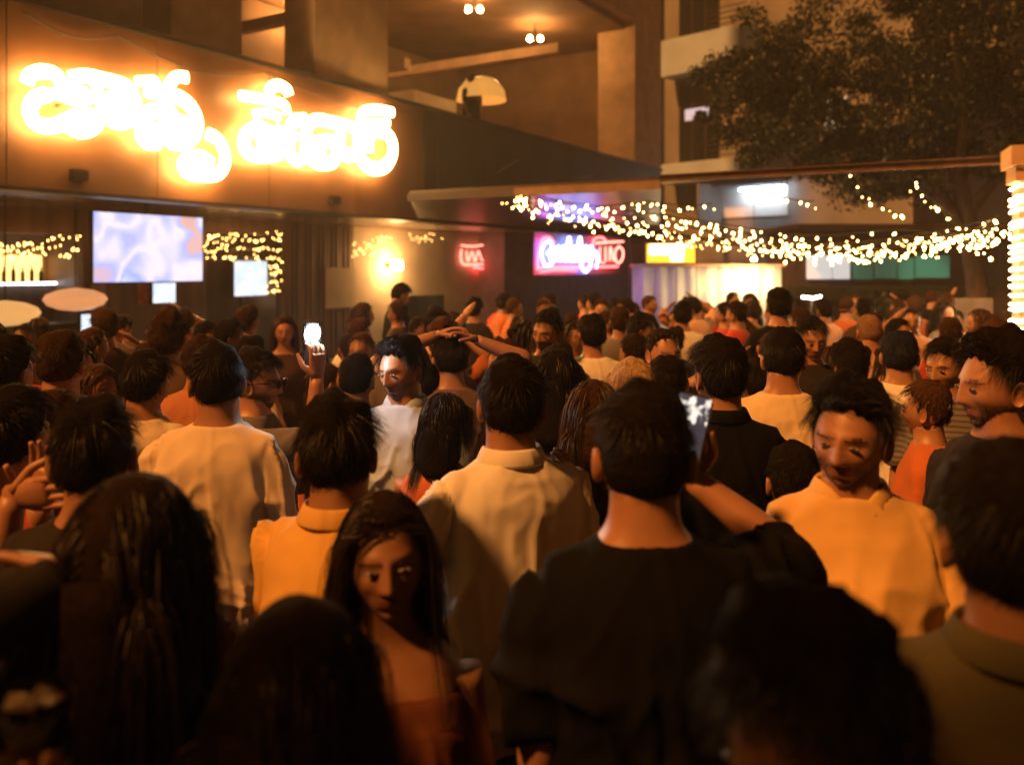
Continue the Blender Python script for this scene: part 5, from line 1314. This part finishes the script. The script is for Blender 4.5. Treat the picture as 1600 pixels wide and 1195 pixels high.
# ------------------------------------------------------------------ rest of the crowd: a few builds, copied as individuals
def copy_tree(o, parent=None):
    c = o.copy(); COL.objects.link(c); c.parent = parent
    for ch in list(o.children): copy_tree(ch, c)
    return c
far_spec = [
    dict(hair='short', shirt=DARK, sleeve='short', yaw=0, txt='person from behind with short black hair in a %s top', wide=1.0),
    dict(hair='quiff', shirt=DARK, sleeve='short', yaw=0, collar=False, txt='person with high swept hair in a %s shirt', hair_lift=1.1),
    dict(hair='long', hair_len=.22, female=True, shirt=DARK, sleeve='short', yaw=0, txt='person with long dark hair in a %s top', hair_n=600),
    dict(hair='curly', shirt=DARK, sleeve='long', yaw=0, txt='person with fuzzy dark hair in a long sleeved %s top', hair_lift=.8),
    dict(hair='fade', shirt=DARK, sleeve='short', yaw=0, txt='person with cropped hair in a %s tee', hair_lift=.7, arms={-1: ((-.15, -.28, 1.25), (-.6, .2, -1)), 1: ((.15, -.28, 1.2), (.6, .2, -1))}),
    dict(hair='short', shirt=DARK, sleeve='short', yaw=0, head=(32, 6, 6), txt='person looking aside with short black hair in a %s top', arms={-1: ((-.20, -.22, 1.72), (-1, .1, -.2)), 1: ((.24, -.1, .88), (.6, .6, -.2))}),
    dict(hair='quiff', shirt=DARK, sleeve='short', yaw=0, head=(-28, 10, -8), txt='person leaning their head with swept hair in a %s tee', hair_lift=.8, wide=1.08),
    dict(hair='bun', female=True, shirt=DARK, sleeve='short', yaw=0, txt='person with hair in a bun in a %s top'),
]
colours = [('black', BLACK), ('dark brown', (.06, .035, .025)), ('orange', (.48, .14, .04)), ('white', WHITE), ('grey', GREY), ('red', RED), ('peach', PEACH), ('navy', NAVY), ('brown', BROWN), ('rust', (.34, .10, .04)), ('pink', PINK), ('olive', OLIVE)]
wts = np.array([3.2, 3, 3.6, 2.4, 2, 2.6, 2.8, 1.2, 3, 3, .8, 1.2]); wts = wts / wts.sum()
cr = np.random.default_rng(21)
spots = []
tries = 0
while len(spots) < 125 and tries < 9000:
    tries += 1
    u = cr.uniform(-60, 1560); dmin, dmax = 3.1, (7.6 if u < 560 else (8.6 if u < 780 else 11.5))
    dd = dmin + (dmax - dmin) * cr.random() ** .9; x = (u - U0) / F * dd
    if u > 1500 and dd > 6.8: continue
    offp = (Vector((x, dd, 0)) - P0).dot(NV)
    if offp < .5: continue
    mind = .42 if dd < 5 else .52
    if min(math.hypot(x - a, dd - b) for a, b in placed + [(p[0], p[1]) for p in spots] + [(pp.x, pp.y - .32)]) < mind: continue
    spots.append((x, dd, u))
protos = []; seen = {}
spots.sort(key=lambda p: p[1])
for i, (x, y, u) in enumerate(spots):
    k = i % len(far_spec)
    sp = dict(far_spec[k]); txt = sp.pop('txt'); ci = cr.choice(len(colours), p=wts); cn, cc = colours[ci]
    dist = 'close behind the first rows' if y < 5.2 else ('in the middle of the yard' if y < 7.6 else 'towards the back of the crowd')
    side = 'by the bar front' if u < 560 else ('before the neon wall' if u < 1000 else ('before the white stall' if u < 1240 else 'below the string lights'))
    lab = (txt % cn) + ' ' + side
    Hf = cr.uniform(1.50, 1.68); yw = 180 + cr.normal() * 55 if cr.random() < .68 else cr.uniform(-80, 80)
    hit = [p for p in protos if p[0] == k]
    grp = 'far crowd, ' + lab
    if not hit:
        hr = sp.pop('hair_rgb', BLACK_HAIR); sp.pop('yaw')
        rt = person(X=x, Y=y, H=1.62, yaw=yw, lod=2, seed=60 + k, label=lab, group=grp, hair_rgb=hr, skin_tone=.95, **sp); protos.append((k, rt))
        o = rt
    else:
        o = ('copy', k)
    seen[lab] = seen.get(lab, 0) + 1
    spots[i] = (x, y, k, Hf, yw, lab, grp, cc, o)

settle_shirts()
first = {k: rt for k, rt in protos}
hair_cols = [BLACK_HAIR, DARK_BROWN, BROWN_HAIR, (.07, .034, .016)]
for (x, y, k, Hf, yw, lab, grp, cc, o) in spots:
    if isinstance(o, tuple):
        o = copy_tree(first[k])
    o.location = (x, y, 0); o.rotation_euler = (0, 0, R(yw)); f = Hf / 1.62; o.scale = (f, f, f); o['label'] = lab; o['group'] = grp
    sk = skin(float(cr.choice([.75, .9, 1.0, 1.1]))); hi_ = hair_cols[int(cr.integers(0, 4))]; hc = hair_mat(hi_); hcap = cap_mat(hi_)
    for ch in o.children:
        b = ch.name.split('.')[0]
        m = cloth(cc) if b == 'shirt' else (sk if b == 'body' else (hcap if b == 'hair' else None))
        if m is not None:
            for sl in ch.material_slots: sl.link = 'OBJECT'; sl.material = m
        if b == 'hair':
            for c2 in ch.children:
                for sl in c2.material_slots: sl.link = 'OBJECT'; sl.material = hc

# ------------------------------------------------------------------ things in hands
bpy.context.view_layer.update()
def phone(name, pos, f, n, label, flash=None, lit=None):
    """pos centre, f long axis, n screen normal"""
    f = Vector(f).normalized(); n = Vector(n); n = (n - f * n.dot(f)).normalized(); a = f.cross(n)
    M3 = np.array([[a.x, n.x, f.x], [a.y, n.y, f.y], [a.z, n.z, f.z]])
    e = empty(name, pos, 0, label, 'phone')
    bm = bmesh.new(); bmesh.ops.create_cube(bm, size=1.0); bmesh.ops.scale(bm, vec=(.074, .009, .152), verts=bm.verts)
    bmesh.ops.bevel(bm, geom=[ed for ed in bm.edges if abs(ed.verts[0].co.y - ed.verts[1].co.y) > .005], offset=.010, segments=4, affect='EDGES')
    bm.transform(Matrix(M3.tolist()).to_4x4()); me = bpy.data.meshes.new('case'); bm.to_mesh(me); bm.free(); me.materials.append(m_black); link('case', me, e)
    mb = MB(); mb.box(np.array(n) * .0050, (.034, .0004, .071), 0, M3); mb.build('screen', lit or surf('phone_glass', (.01, .01, .012), rough=.05), e)
    mb = MB(); mb.box(np.array(f) * .052 + np.array(a) * .018 - np.array(n) * .0058, (.012, .0012, .014), 0, M3); mb.build('camera_bump', m_steel, e)
    if flash:
        mb = MB(); V, Fe = ico(2); mb.add((V * np.array([.032, .009, .032])) @ M3.T + np.array(f) * .04 - np.array(n) * .008, Fe); mb.build('flash', flash, e, smooth=True)
    return e
phone('phone', PH, (0, .05, 1), (-.75, .66, .0), 'phone held up with its white flash glaring at the crowd', flash=glow('flash_led', (.80, .92, 1.0), 230))
phone('phone', ph1 + Vector((-.015, -.035, .11)), (.25, .1, 1), (-.45, -1, .15), 'phone in the raised hand of the black t-shirt person', lit=screen_mat('phone_screen', [(0, (.02, .02, .03)), (.55, (.05, .05, .06)), (.72, (.8, .7, .6)), (1, (.9, .85, .8))], .8, 22))
# tumbler with a drink
e = empty('tumbler', (GL.x, GL.y, GL.z - .045), 0, 'short glass tumbler with an amber drink and ice held up', 'glass')
m_clear = bpy.data.materials.new('tumbler_glass'); m_clear.use_nodes = True; p_ = m_clear.node_tree.nodes['Principled BSDF']
p_.inputs['Transmission Weight'].default_value = 1; p_.inputs['Roughness'].default_value = .03; p_.inputs['IOR'].default_value = 1.45; p_.inputs['Base Color'].default_value = (.95, .9, .8, 1)
mb = MB(); mb.lathe([(.030, 0), (.033, .002), (.036, .04), (.038, .088), (.0372, .089), (.0352, .088), (.033, .04), (.030, .012), (.001, .010)], n=28, caps=False); mb.build('glass_wall', m_clear, e, smooth=True)
m_drink = surf('amber_drink', (.85, .42, .06), rough=.12, var=.4, scale=40)
mb = MB(); mb.lathe([(.001, .0125), (.0295, .0135), (.0322, .04), (.0345, .074), (.001, .075)], n=24, caps=False); mb.build('drink', m_drink, e, smooth=True)
m_ice = surf('ice', (.36, .28, .18), rough=.15, var=.15, scale=60)
for i in range(4):
    mb = MB(); a = i * 1.6; mb.box((.015 * math.cos(a), .015 * math.sin(a), .074 + .002 * i), (.0085, .0085, .0075), 0, rotz(a) @ rotx(.4 * i)); mb.build('ice_cube', m_ice, e)
# bracelet on the raised wrist
br = at(117, 892, 1.14); mb = MB(); th = np.linspace(0, 2 * np.pi, 22); ax = np.array([-1, .25, .12]); ax = ax / np.linalg.norm(ax); b1 = np.cross(ax, [0, 0, 1]); b1 /= np.linalg.norm(b1); b2 = np.cross(ax, b1)
Q = [np.array(b1) * math.cos(t) * .031 + np.array(b2) * math.sin(t) * .026 for t in th]; mb.tube(Q, .0028, 6)
tag(mb.build('bracelet', surf('gold', (.8, .5, .15), rough=.2, metal=1.0, var=.1), loc=br, smooth=True), 'thin gold bracelet on the wrist of the raised open hand', 'bracelet')
